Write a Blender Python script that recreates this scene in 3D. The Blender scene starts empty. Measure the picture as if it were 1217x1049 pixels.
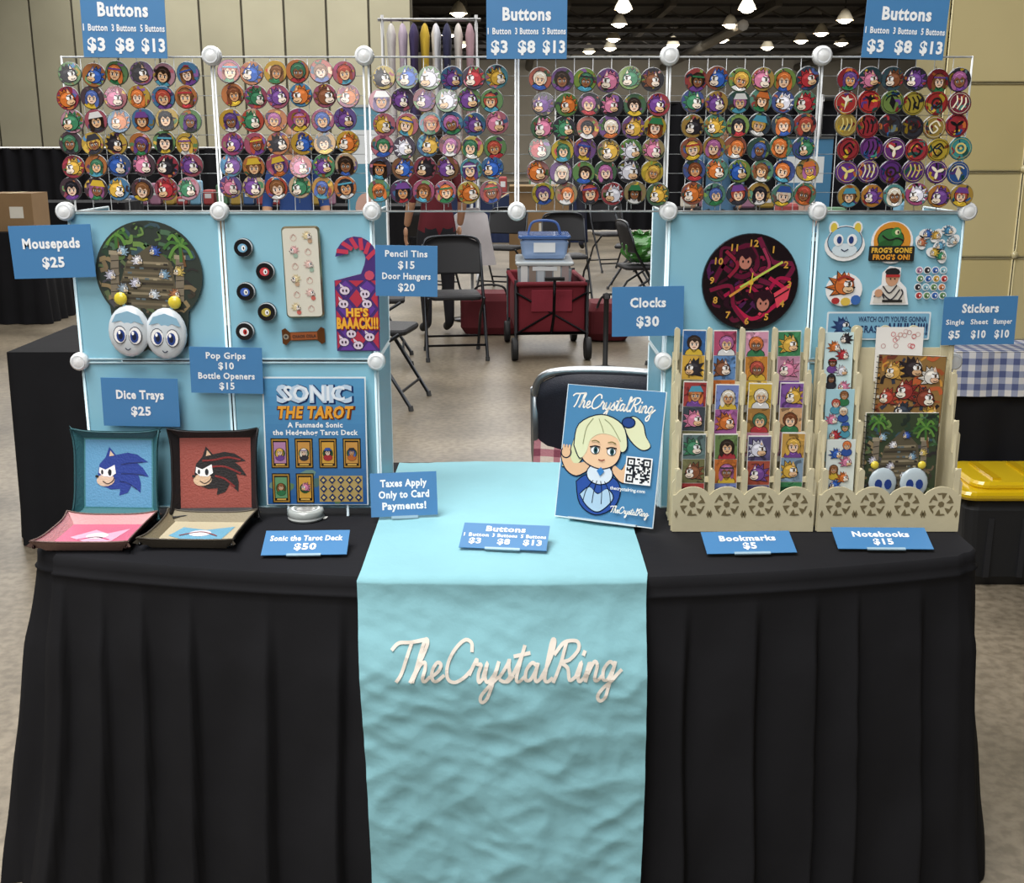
import bpy, math, random
from mathutils import Vector, Matrix, noise
sc=bpy.context.scene
try:
    sc.view_settings.view_transform='Standard'; sc.view_settings.look='None'
except Exception: pass
H=1.53; TH=math.radians(14.5); F=1355.0; CX,CY=608.5,524.5
ct,st=math.cos(TH),math.sin(TH)
# ---- survey helpers: turn measurements into real positions on known physical planes
def _dir(u,v):
    a=(u-CX)/F; b=(v-CY)/F
    return a, ct-b*st, -st-b*ct
def at(u,v,Y):
    a,dy,dz=_dir(u,v); t=Y/dy
    return Vector((a*t,Y,H+dz*t))
def onz(u,v,z):
    a,dy,dz=_dir(u,v); t=(z-H)/dz
    return Vector((a*t,dy*t,z))
def lin(c):
    return c/12.92 if c<=.04045 else ((c+.055)/1.055)**2.4
_cc={}
def C(h):
    if isinstance(h,tuple): return h
    if h in _cc: return _cc[h]
    k=h.lstrip('#'); r=tuple(lin(int(k[i:i+2],16)/255) for i in (0,2,4))
    _cc[h]=r; return r
def dark(c,f=.6):
    c=C(c); return (c[0]*f,c[1]*f,c[2]*f)
# ---------------- materials
MATS={}
def vmat(name,rough=.6,metal=0.,bump=0.,bscale=300.,var=.06,coat=0.,emit=0.,vscale=6.,spec=None):
    m=bpy.data.materials.new(name); m.use_nodes=True; nt=m.node_tree; b=nt.nodes['Principled BSDF']
    at_=nt.nodes.new('ShaderNodeVertexColor'); at_.layer_name='Col'
    tc=nt.nodes.new('ShaderNodeTexCoord')
    n=nt.nodes.new('ShaderNodeTexNoise'); n.inputs['Scale'].default_value=vscale; n.inputs['Detail'].default_value=3
    nt.links.new(tc.outputs['Object'],n.inputs['Vector'])
    mr=nt.nodes.new('ShaderNodeMapRange'); mr.inputs['To Min'].default_value=1-var*2; mr.inputs['To Max'].default_value=1+var*2
    nt.links.new(n.outputs['Fac'],mr.inputs['Value'])
    mx=nt.nodes.new('ShaderNodeMix'); mx.data_type='RGBA'; mx.blend_type='MULTIPLY'; mx.inputs['Factor'].default_value=1
    nt.links.new(at_.outputs['Color'],mx.inputs[6]); nt.links.new(mr.outputs[0],mx.inputs[7])
    nt.links.new(mx.outputs[2],b.inputs['Base Color'])
    b.inputs['Roughness'].default_value=rough; b.inputs['Metallic'].default_value=metal
    b.inputs['Coat Weight'].default_value=coat
    if spec is not None: b.inputs['Specular IOR Level'].default_value=spec
    if emit:
        nt.links.new(at_.outputs['Color'],b.inputs['Emission Color']); b.inputs['Emission Strength'].default_value=emit
    if bump:
        n2=nt.nodes.new('ShaderNodeTexNoise'); n2.inputs['Scale'].default_value=bscale; n2.inputs['Detail'].default_value=4
        nt.links.new(tc.outputs['Object'],n2.inputs['Vector'])
        bp=nt.nodes.new('ShaderNodeBump'); bp.inputs['Strength'].default_value=bump; bp.inputs['Distance'].default_value=.01
        nt.links.new(n2.outputs['Fac'],bp.inputs['Height']); nt.links.new(bp.outputs[0],b.inputs['Normal'])
    MATS[name]=m; return m
vmat('matte',.65); vmat('print',.42,var=.03); vmat('gloss',.2,coat=.4,var=.03); vmat('metal',.3,metal=.9)
vmat('paintedwire',.35,var=.02); vmat('wood',.55,bump=.05,bscale=80,var=.06,vscale=12)
vmat('leather',.6,bump=.2,bscale=250); vmat('fabric',.9,bump=.2,bscale=150,var=.1)
vmat('blackcloth',.9,bump=.25,bscale=9,var=.15,vscale=4,spec=.2); vmat('runnercloth',.8,bump=.35,bscale=17,var=.05,vscale=5,spec=.3)
vmat('lamp',.5,emit=16.); vmat('skin',.5,var=.04); vmat('panel',.38,bump=.05,bscale=6,var=.04,vscale=3)
vmat('card',.8,bump=.05,bscale=60,var=.08)
vmat('wallpaint',.85,var=.08,vscale=.8,bump=.05,bscale=20)

class MB:
    def __init__(s):
        s.v=[];s.f=[];s.c=[];s.m=[];s.s=[];s.T=Matrix.Identity(4);s.clip=None;s.mat='matte';s.slots=[]
    def add(s,vs,fs,col,mat=None,smooth=False):
        mat=mat or s.mat
        if mat not in s.slots: s.slots.append(mat)
        mi=s.slots.index(mat); o=len(s.v); T=s.T
        if callable(T) and not isinstance(T,Matrix): s.v+= [T(Vector(p)) for p in vs]
        else: s.v+=[T@Vector(p) for p in vs]
        col=C(col) if not isinstance(col,list) else col
        for i,f in enumerate(fs):
            s.f.append([a+o for a in f]); s.c.append(col if isinstance(col,tuple) else col[i]); s.m.append(mi); s.s.append(smooth)
    def _cl(s,x,y):
        k=s.clip
        if k is None: return x,y
        if k[0]=='c':
            dx,dy=x-k[1],y-k[2]; d=math.hypot(dx,dy)
            if d>k[3]: return k[1]+dx*k[3]/d,k[2]+dy*k[3]/d
            return x,y
        return min(max(x,k[1]),k[3]),min(max(y,k[2]),k[4])
    def poly(s,pts,z,col,mat=None):
        s.add([(*s._cl(x,y),z) for x,y in pts],[list(range(len(pts)))],col,mat)
    def ell(s,cx,cy,rx,ry,z,col,n=14,rot=0,mat=None):
        cr,sr=math.cos(rot),math.sin(rot); P=[]
        for i in range(n):
            a=2*math.pi*i/n; x=rx*math.cos(a); y=ry*math.sin(a)
            P.append((cx+x*cr-y*sr,cy+x*sr+y*cr))
        s.poly(P,z,col,mat)
    def rect(s,x0,y0,x1,y1,z,col,mat=None): s.poly([(x0,y0),(x1,y0),(x1,y1),(x0,y1)],z,col,mat)
    def rrect(s,x0,y0,x1,y1,r,z,col,mat=None): s.poly(rr(x0,y0,x1,y1,r),z,col,mat)
    def ring(s,cx,cy,r0,r1,z,col,n=20,a0=0,a1=2*math.pi,mat=None):
        vs=[];fs=[]
        for i in range(n+1):
            a=a0+(a1-a0)*i/n
            for r in (r0,r1): vs.append((*s._cl(cx+r*math.cos(a),cy+r*math.sin(a)),z))
        for i in range(n): fs.append([2*i,2*i+1,2*i+3,2*i+2])
        s.add(vs,fs,col,mat)
    def stroke(s,pts,w,z,col,sm=True,mat=None):
        P=[Vector(p) for p in pts]
        if sm and len(P)>2: P=catmull(P,5)
        vs=[];n=len(P)
        for i,p in enumerate(P):
            d=(P[min(i+1,n-1)]-P[max(i-1,0)])
            if d.length<1e-9: d=Vector((1,0))
            d.normalize(); nn=Vector((-d.y,d.x))*w/2
            if i==0:p=p-d*w*.3
            if i==n-1:p=p+d*w*.3
            a=s._cl(*(p+nn)); b=s._cl(*(p-nn)); vs+=[(*a,z),(*b,z)]
        s.add(vs,[[2*i,2*i+1,2*i+3,2*i+2] for i in range(n-1)],col,mat)
    def prism(s,pts,z0,z1,col,mat=None,side=None):
        n=len(pts); vs=[(x,y,z0) for x,y in pts]+[(x,y,z1) for x,y in pts]
        fs=[list(range(n))[::-1],list(range(n,2*n))]+[[i,(i+1)%n,n+(i+1)%n,n+i] for i in range(n)]
        cc=C(col); sd=C(side) if side else cc
        s.add(vs,fs,[cc,cc]+[sd]*n,mat)
    def box(s,cx,cy,cz,sx,sy,sz,col,mat=None):
        s.prism([(cx-sx/2,cy-sy/2),(cx+sx/2,cy-sy/2),(cx+sx/2,cy+sy/2),(cx-sx/2,cy+sy/2)],cz-sz/2,cz+sz/2,col,mat)
    def rbox(s,cx,cy,cz,sx,sy,sz,r,col,mat=None,taper=1.0):
        b=min(r,sz/3); L=[]
        for z,ins,k in ((cz-sz/2,b*.6,taper),(cz-sz/2+b,0,taper),(cz+sz/2-b,0,1),(cz+sz/2,b*.6,1)):
            L.append([(cx+(x)*k,cy+(y)*k,z) for x,y in rr(-sx/2+ins,-sy/2+ins,sx/2-ins,sy/2-ins,r)])
        n=len(L[0]); vs=sum(L,[]); fs=[list(range(n))[::-1],[3*n+i for i in range(n)]]
        for k in range(3):
            for i in range(n): fs.append([k*n+i,k*n+(i+1)%n,(k+1)*n+(i+1)%n,(k+1)*n+i])
        s.add(vs,fs,col,mat)
    def tube(s,pts,r,col,n=8,mat=None,sm=False):
        P=[Vector(p) for p in pts]
        if sm and len(P)>2: P=catmull(P,5)
        N=len(P); vs=[];fs=[]; up=Vector((0,0,1))
        for i,p in enumerate(P):
            d=(P[min(i+1,N-1)]-P[max(i-1,0)]).normalized()
            a=d.cross(up)
            if a.length<.05: a=d.cross(Vector((0,1,0)))
            a.normalize(); b=d.cross(a)
            for k in range(n):
                t=2*math.pi*k/n; vs.append(tuple(p+a*r*math.cos(t)+b*r*math.sin(t)))
        for i in range(N-1):
            for k in range(n): fs.append([i*n+k,i*n+(k+1)%n,(i+1)*n+(k+1)%n,(i+1)*n+k])
        fs.append(list(range(n))); fs.append([(N-1)*n+k for k in range(n)])
        s.add(vs,fs,col,mat,True)
    def lathe(s,prof,cx,cy,cz,col,n=24,mat=None,smooth=True):
        vs=[];fs=[];m=len(prof)
        for i in range(n):
            a=2*math.pi*i/n
            for r,z in prof: vs.append((cx+r*math.cos(a),cy+r*math.sin(a),cz+z))
        for i in range(n):
            j=(i+1)%n
            for k in range(m-1): fs.append([i*m+k,j*m+k,j*m+k+1,i*m+k+1])
        s.add(vs,fs,col,mat,smooth)
    def ball(s,cx,cy,cz,rx,ry,rz,col,mat=None,n=14,m=9):
        vs=[(cx,cy,cz-rz)];fs=[]
        for j in range(1,m):
            p=-math.pi/2+math.pi*j/m
            for i in range(n):
                a=2*math.pi*i/n; vs.append((cx+rx*math.cos(p)*math.cos(a),cy+ry*math.cos(p)*math.sin(a),cz+rz*math.sin(p)))
        vs.append((cx,cy,cz+rz)); top=len(vs)-1
        for i in range(n):
            fs.append([0,1+(i+1)%n,1+i]); fs.append([top,top-n+i,top-n+(i+1)%n])
        for j in range(m-2):
            for i in range(n):
                a=1+j*n; fs.append([a+i,a+(i+1)%n,a+n+(i+1)%n,a+n+i])
        s.add(vs,fs,col,mat,True)
    def text(s,t,cx,cy,h,z,col,maxw=None,bold=.02,mat=None,shear=0):
        vs,fs,x0,x1=textgeo(t,bold); k=h/CAP[0]; w=(x1-x0)*k; kx=k
        if maxw and w>maxw: kx=k*maxw/w
        mid=(x0+x1)/2
        s.add([((x-mid)*kx+cx+shear*y*k,y*k+cy-h/2,z) for x,y in vs],fs,col,mat)
    def build(s,name):
        me=bpy.data.meshes.new(name); me.from_pydata([tuple(v) for v in s.v],[],s.f)
        ca=me.color_attributes.new('Col','FLOAT_COLOR','CORNER'); buf=[]
        for p,f in enumerate(s.f):
            q=(*s.c[p],1.0); buf.extend(q*len(f))
        ca.data.foreach_set('color',buf)
        for m in s.slots: me.materials.append(MATS[m])
        me.polygons.foreach_set('material_index',s.m); me.polygons.foreach_set('use_smooth',s.s)
        me.update(); o=bpy.data.objects.new(name,me); sc.collection.objects.link(o)
        xs=[v[0] for v in s.v];ys=[v[1] for v in s.v];zs=[v[2] for v in s.v]
        c=Vector(((min(xs)+max(xs))/2,(min(ys)+max(ys))/2,min(zs)))
        me.transform(Matrix.Translation(-c)); o.location=c
        return o
def rr(x0,y0,x1,y1,r,k=4):
    P=[]
    for cx,cy,a0 in ((x1-r,y1-r,0),(x0+r,y1-r,90),(x0+r,y0+r,180),(x1-r,y0+r,270)):
        for i in range(k+1):
            a=math.radians(a0+90*i/k); P.append((cx+r*math.cos(a),cy+r*math.sin(a)))
    return P
def catmull(P,k):
    out=[];n=len(P)
    for i in range(n-1):
        p0=P[max(i-1,0)];p1=P[i];p2=P[i+1];p3=P[min(i+2,n-1)]
        for j in range(k):
            t=j/k; out.append(.5*((2*p1)+(p2-p0)*t+(2*p0-5*p1+4*p2-p3)*t*t+(3*p1-p0-3*p2+p3)*t**3))
    out.append(P[-1]); return out
_tg={};CAP=[.7]
def textgeo(t,bold):
    k=(t,bold)
    if k in _tg: return _tg[k]
    cu=bpy.data.curves.new('t','FONT'); cu.body=t; cu.size=1; cu.offset=bold; cu.resolution_u=2
    if len(t)>1 and bold>.025: cu.space_character=1.1
    ob=bpy.data.objects.new('t',cu); sc.collection.objects.link(ob)
    dg=bpy.context.evaluated_depsgraph_get(); e=ob.evaluated_get(dg); me=e.to_mesh()
    vs=[(v.co.x,v.co.y) for v in me.vertices]; fs=[list(p.vertices) for p in me.polygons]
    e.to_mesh_clear(); bpy.data.objects.remove(ob); bpy.data.curves.remove(cu)
    xs=[v[0] for v in vs] or [0,1]
    _tg[k]=(vs,fs,min(xs),max(xs)); return _tg[k]
g=textgeo('H',0.0); CAP[0]=max(v[1] for v in g[0])
def frame(p,yaw=0,lean=0,roll=0):
    """local x right, y up, z out of the face (towards -Y); lean>0 tips the top backwards"""
    return Matrix.Translation(p)@Matrix.Rotation(yaw,4,'Z')@Matrix.Rotation(math.pi/2-lean,4,'X')@Matrix.Rotation(roll,4,'Z')
R=math.radians
E=.0006
# ---------------- script lettering
L={'T':(1.25,[[(0,1.6),(.3,1.9),(.9,1.95),(1.7,2.1)],[(1.0,1.95),(.85,1.2),(.7,.4),(.5,0)]]),
'h':(.95,[[(0,0),(.35,1.0),(.6,1.9),(.45,2.1),(.3,1.4),(.12,0)],[(.12,.1),(.35,.8),(.6,1.),(.68,.7),(.62,.2),(.75,0),(.98,.25)]]),
'e':(.75,[[(0,.2),(.42,.5),(.55,.85),(.35,1.),(.15,.7),(.15,.25),(.4,0),(.78,.3)]]),
'C':(1.4,[[(1.35,1.55),(1.25,1.95),(.85,2.05),(.35,1.5),(.15,.75),(.3,.12),(.7,-.02),(1.15,.25),(1.45,.6)]]),
'r':(.75,[[(0,.4),(.2,1.),(.28,1.15),(.32,.92),(.55,.9),(.48,.4),(.58,0),(.8,.25)]]),
'y':(.85,[[(0,.3),(.12,1.),(.1,.3),(.3,0),(.58,.4),(.72,1.)],[(.72,1.),(.58,0),(.4,-.9),(.15,-1.15),(.05,-.8),(.4,-.2),(.9,.3)]]),
's':(.7,[[(0,.2),(.35,.9),(.42,1.15),(.45,.8),(.58,.3),(.38,0),(.1,.1)],[(.38,0),(.55,.02),(.75,.3)]]),
't':(.62,[[(0,.3),(.35,1.3),(.45,1.85),(.32,1.),(.25,.2),(.4,0),(.66,.25)],[(-.02,1.3),(.75,1.45)]]),
'a':(.95,[[(.6,.85),(.35,1.),(.1,.6),(.15,.1),(.4,.1),(.6,.6),(.67,1.),(.62,.3),(.75,0),(1.,.25)]]),
'l':(.55,[[(0,.25),(.35,1.2),(.47,1.95),(.32,2.05),(.22,1.2),(.2,.2),(.38,0),(.6,.2)]]),
'R':(1.3,[[(.55,1.95),(.4,1.),(.15,0)],[(.0,1.4),(.45,1.95),(1.1,2.0),(1.25,1.6),(.85,1.1),(.42,1.),(.8,.7),(1.,.1),(1.3,.25)]]),
'i':(.48,[[(0,.25),(.2,1.),(.15,.2),(.28,0),(.5,.25)],[(.26,1.35),(.3,1.5)]]),
'n':(.88,[[(0,.25),(.17,1.),(.1,0)],[(.1,.3),(.4,1.),(.6,.8),(.55,.2),(.68,0),(.9,.25)]]),
'g':(1.,[[(.6,.85),(.35,1.),(.1,.6),(.15,.1),(.4,.1),(.6,.6),(.67,1.),(.55,0),(.42,-.9),(.15,-1.1),(.03,-.7),(.6,0.),(1.05,.55)]])}
def script_word(mb,word,cx,cy,width,z,col,wt=.2,rot=0):
    tot=sum(L[c][0] for c in word); k=width/tot; x=-tot/2; cr,sr=math.cos(rot),math.sin(rot)
    for ch in word:
        adv,strs=L[ch]
        for q in strs:
            P=[]
            for a,b in q:
                X=(x+a+b*.16-.1)*k; Y=(b-.9)*k; P.append((cx+X*cr-Y*sr,cy+X*sr+Y*cr))
            mb.stroke(P,wt*k,z,col)
        x+=adv
# ---------------- artwork
HAIR=['#2a1c14','#c8a048','#6b3a1e','#202028','#a5483a','#d8d0c0','#4a60a0','#7a5030','#c8703a','#a06090','#3a6a50','#5a4078']
SKIN=['#e8c4a4','#dab088','#c08c60','#e8c8b0','#855a3c']
SHIRT=['#a03038','#2f5098','#2f7048','#c8a838','#303038','#d0d0d0','#6a4288','#b06030','#4a90a8']
OUT='#1c161a'
def spiky(mb,x,y,r,z,main,muz='#e8bd95',flip=1,ol=True):
    f=flip
    SP=((165,1.05),(197,1.12),(228,1.0),(130,.95),(105,.8))
    for a,l in SP:
        t=R(a); q1=t+.5;q2=t-.5
        def tri(k,zz,c): mb.poly([(x+f*.5*r*math.cos(q1)*k,y+.5*r*math.sin(q1)*k),(x+f*r*l*k*math.cos(t-.2),y+r*l*k*math.sin(t-.2)),(x+f*.5*r*math.cos(q2)*k,y+.5*r*math.sin(q2)*k)],zz,c)
        if ol: tri(1.13,z-E*.4,OUT)
        tri(1,z,main)
        mb.stroke([(x+f*.45*r*math.cos(t),y+.45*r*math.sin(t)),(x+f*.85*r*l*math.cos(t-.15),y+.85*r*l*math.sin(t-.15))],r*.05,z+E*.3,dark(main,.5),False)
    if ol: mb.ell(x,y,.63*r,.6*r,z+E*.4,OUT,12)
    mb.ell(x,y,.58*r,.55*r,z+E,main,12)
    mb.poly([(x+f*.05*r,y+.4*r),(x+f*.2*r,y+.85*r),(x+f*.42*r,y+.35*r)],z+E,main)
    mb.poly([(x+f*.14*r,y+.45*r),(x+f*.2*r,y+.7*r),(x+f*.33*r,y+.42*r)],z+E*1.3,muz)
    mb.ell(x-f*.12*r,y+.28*r,.3*r,.13*r,z+E*1.3,tuple(min(1,c*1.4+.02) for c in C(main)),8,.3*f)
    mb.ell(x+f*.25*r,y-.25*r,.38*r,.26*r,z+E*1.6,OUT,10)
    mb.ell(x+f*.25*r,y-.25*r,.34*r,.22*r,z+2*E,muz,10)
    mb.ell(x+f*.22*r,y+.1*r,.27*r,.22*r,z+2*E,'#f4f4f4',10)
    mb.ell(x+f*.3*r,y+.08*r,.1*r,.16*r,z+2.6*E,dark(muz,.3) if ol else '#101418',8)
    mb.ell(x+f*.32*r,y+.08*r,.05*r,.1*r,z+3*E,'#101418',6)
    mb.stroke([(x+f*.02*r,y+.27*r),(x+f*.25*r,y+.22*r),(x+f*.48*r,y+.3*r)],r*.06,z+3*E,OUT)
    mb.ell(x+f*.6*r,y-.12*r,.09*r,.07*r,z+3*E,'#101010',6)
    mb.stroke([(x+f*.15*r,y-.32*r),(x+f*.32*r,y-.36*r),(x+f*.48*r,y-.28*r)],r*.05,z+3*E,OUT)
def profile(mb,a,z,main,muz,accent=None,eye='#f4f4f4'):
    P=[(-.68,-.02),(-.62,.3),(-.42,.52),(-.3,.86),(-.08,.6),(.3,.68),(.62,.62),(.98,.38),(.62,.34),(.8,.2),(1.0,-.1),(.66,-.04),(.74,-.3),(.72,-.62),(.45,-.36),(.3,-.62),(.02,-.72),(.06,-.5),(-.25,-.52),(-.5,-.42)]
    mb.poly([(x*a,y*a) for x,y in P],z,main)
    mb.poly([(x*a,y*a) for x,y in ((-.3,.55),(-.26,.74),(-.13,.58))],z+E,muz)
    mb.ell(-.42*a,-.22*a,.3*a,.2*a,z+E,muz,14,.1); mb.poly([(x*a,y*a) for x,y in ((-.62,.2),(-.42,.12),(-.12,.28),(-.08,.0),(-.25,-.12),(-.5,-.1),(-.64,.02))],z+1.5*E,eye)
    mb.ell(-.28*a,.03*a,.06*a,.11*a,z+2*E,'#101820',10); mb.ell(-.53*a,.04*a,.04*a,.08*a,z+2*E,'#101820',8); mb.ell(-.7*a,-.1*a,.06*a,.045*a,z+2.5*E,'#101010',8)
    mb.stroke([(-.5*a,-.26*a),(-.35*a,-.34*a),(-.18*a,-.24*a),(-.14*a,-.14*a)],.03*a,z+2*E,'#2a1818')
    if accent:
        for q in ([(-.4,.4),(-.05,.42),(.4,.5),(.8,.42)],[(-.1,.2),(.3,.2),(.8,-.02)],[(0,-.1),(.3,-.2),(.6,-.45)]): mb.stroke([(x*a,y*a) for x,y in q],.06*a,z+1.2*E,accent)
    else:
        for q in ([(.1,.3),(.45,.35),(.8,.38)],[(.1,-.0),(.45,0),(.85,-.04)],[(.05,-.25),(.3,-.3),(.6,-.5)]): mb.stroke([(x*a,y*a) for x,y in q],.03*a,z+1.2*E,dark(main,.5))
def human(mb,x,y,r,z,rng):
    hair=rng.choice(HAIR);sk=rng.choice(SKIN);sh=rng.choice(SHIRT)
    mb.ell(x,y-.8*r,.73*r,.55*r,z-E*.3,OUT,12)
    mb.ell(x,y-.8*r,.68*r,.5*r,z,sh,12)
    mb.stroke([(x-.25*r,y-.35*r),(x,y-.6*r),(x+.25*r,y-.35*r)],.08*r,z+E*.4,dark(sh,rng.choice((.4,2.0))))
    mb.ell(x,y+.12*r,.59*r,.61*r,z+E*.6,OUT,11,rng.random())
    mb.ell(x,y+.12*r,.54*r,.56*r,z+E,hair,11,rng.random())
    if rng.random()<.6:
        q=rng.choice((-1,1)); mb.ell(x+q*.42*r,y-.2*r,.2*r,.5*r,z+E,hair,8); mb.ell(x-q*.42*r,y-.15*r,.14*r,.4*r,z+E,dark(hair,.7),8)
    mb.ell(x,y-.02*r,.39*r,.45*r,z+1.5*E,OUT,12)
    mb.ell(x,y-.02*r,.36*r,.42*r,z+2*E,sk,12)
    mb.poly([(x-.42*r,y+.1*r),(x-.4*r,y+.5*r),(x,y+.66*r),(x+.42*r,y+.48*r),(x+.42*r,y+.05*r),(x+.2*r,y+.28*r),(x+.02*r,y+.12*r),(x-.18*r,y+.3*r)],z+3*E,hair)
    mb.stroke([(x-.25*r,y+.4*r),(x,y+.5*r),(x+.25*r,y+.38*r)],.06*r,z+3.3*E,tuple(min(1,c*1.8+.03) for c in C(hair)))
    for q in(-1,1): mb.ell(x+q*.16*r,y-.03*r,.09*r,.09*r,z+2.7*E,'#f0f0f0',6); mb.ell(x+q*.16*r,y-.03*r,.055*r,.09*r,z+3*E,'#1a1a26',6); mb.stroke([(x+q*.08*r,y+.09*r),(x+q*.25*r,y+.1*r)],.05*r,z+3.2*E,OUT,False)
    mb.stroke([(x-.1*r,y-.25*r),(x+.1*r,y-.23*r)],.05*r,z+3*E,'#7a3028',False)
    k=rng.random()
    if k<.2: mb.rect(x-.5*r,y+.3*r,x+.5*r,y+.42*r,z+3.6*E,rng.choice(SHIRT))
    elif k<.35: mb.poly([(x-.55*r,y+.3*r),(x-.35*r,y+.75*r),(x+.35*r,y+.78*r),(x+.6*r,y+.32*r)],z+3.6*E,rng.choice(SHIRT))
def emblem(mb,x,y,r,z,rng,col):
    k=rng.randrange(6)
    if k==0: mb.ring(x,y,.3*r,.45*r,z,col,14); mb.ell(x,y,.12*r,.12*r,z,col,8)
    elif k==1:
        for i in range(3):
            a=i*2.09+.5; mb.ell(x+.3*r*math.cos(a),y+.3*r*math.sin(a),.32*r,.13*r,z,col,8,a)
    elif k==2: mb.poly([(x-.5*r,y+.4*r),(x-.1*r,y+.1*r),(x,y-.6*r),(x+.1*r,y+.1*r),(x+.5*r,y+.4*r),(x+.15*r,y+.35*r),(x,y+.6*r),(x-.15*r,y+.35*r)],z,col)
    elif k==3: mb.poly([(x,y+.6*r),(x+.25*r,y),(x,y-.6*r),(x-.25*r,y)],z,col); mb.ring(x,y,.5*r,.6*r,z,col,14,.5,2.7)
    elif k==4:
        for q in(-.35,0,.35): mb.stroke([(x+q*r-.1*r,y-.45*r),(x+q*r+.1*r,y+.1*r),(x+q*r,y+.5*r)],.11*r,z,col)
    else:
        mb.stroke([(x+.4*r,y+.2*r),(x,y+.5*r),(x-.4*r,y),(x,y-.45*r),(x+.3*r,y-.1*r),(x,y+.12*r)],.12*r,z,col)
    mb.ring(x,y,.76*r,.80*r,z,dark(col,.7),16)
def figure(mb,x,y,r,z,rng):
    q=rng.random()
    if q<.58: human(mb,x,y,r,z,rng)
    else: spiky(mb,x,y,r*.95,z,rng.choice(['#2f5cb0','#a83038','#c8a040','#d0d0dc','#25222a','#c87898','#6a4288','#3a7a58','#c06a2e','#7a4a30']),rng.choice(['#dcb48c','#e8d8c8']),rng.choice((-1,1)))
# ---------------- draped table
TZ=.745
def frontY(x): return 2.0+.14*(x/.94)**2
def build_table():
    P=[];xl,xr=-.965,.94;rc=.05
    for i in range(25): P.append((xl,2.82-(2.82-frontY(xl)-rc)*i/24))
    for i in range(1,7):
        a=R(180+90*i/6); P.append((xl+rc+rc*math.cos(a),frontY(xl)+rc+rc*math.sin(a)))
    N=420
    for i in range(1,N):
        x=xl+rc+(xr-xl-2*rc)*i/N; P.append((x,frontY(x)*1.0))
    for i in range(1,7):
        a=R(270+90*i/6); P.append((xr-rc+rc*math.cos(a),frontY(xr)+rc+rc*math.sin(a)))
    for i in range(1,25): P.append((xr,frontY(xr)+rc+(2.82-frontY(xr)-rc)*i/24))
    S=[0]
    for a,b in zip(P,P[1:]): S.append(S[-1]+math.dist(a,b))
    rng=random.Random(4); ed=[0]
    while ed[-1]<S[-1]: ed.append(ed[-1]+rng.choice([.085,.12,.14,.10,.16]))
    def pl(s):
        for a,b in zip(ed,ed[1:]):
            if a<=s<b:
                f=(s-a)/(b-a)
                return (f/.9)**1.3 if f<.9 else 1-(f-.9)/.1
        return 0
    n=len(P)
    zs=[0,.006,.02,.034,.037,.041]+[.041+(TZ-.043)*(i/40) for i in range(1,41)]
    vs=[];fs=[]
    for k,dz in enumerate(zs):
        t=dz/TZ
        for i,(x,y) in enumerate(P):
            a=P[max(i-1,0)];b=P[min(i+1,n-1)];dx,dy=b[0]-a[0],b[1]-a[1];l=math.hypot(dx,dy) or 1;nx,ny=dy/l,-dx/l
            o=-.006 if k==0 else (.0 if k<3 else (.005 if k==4 else .001))
            amp=min(1,max(0,(t-.055)/.2))*(.5+.5*t)
            o+=pl(S[i]+.006*math.sin(t*5+S[i]*3))*.036*amp+.005*math.sin(S[i]*9+t*3)*t+.004*math.sin(S[i]*37+t*5)*amp
            o+=.004*noise.noise(Vector((S[i]*14,t*5,2)))*min(1,t*6)
            w=min(1,abs(x)/.94)**7
            X=x+nx*o+(-.105 if x<0 else .06)*t**1.35*w; Y=y+ny*o-(.03*t if i>24 and i<n-24 else 0)
            if i<=24: Y+= -.03*t*(i/24)
            if i>=n-24: Y+=-.03*t*((n-1-i)/24)
            vs.append((X,Y,TZ-dz))
    for k in range(len(zs)-1):
        for i in range(n-1): fs.append([k*n+i,k*n+i+1,(k+1)*n+i+1,(k+1)*n+i])
    mb=MB(); mb.add(vs,fs,'#1a1a1d','blackcloth',True)
    mb.add(vs[:n],[list(range(n))],'#1a1a1e','blackcloth')
    mb.box(-.01,2.48,TZ-.025,1.74,.60,.03,'#c8c4b8','matte')
    for x in(-.8,.78):
        for y in(2.24,2.7): mb.tube([(x,y,0),(x,y,TZ-.03)],.014,'#606468',8,'metal')
    mb.build('draped_display_table')
build_table()
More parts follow.
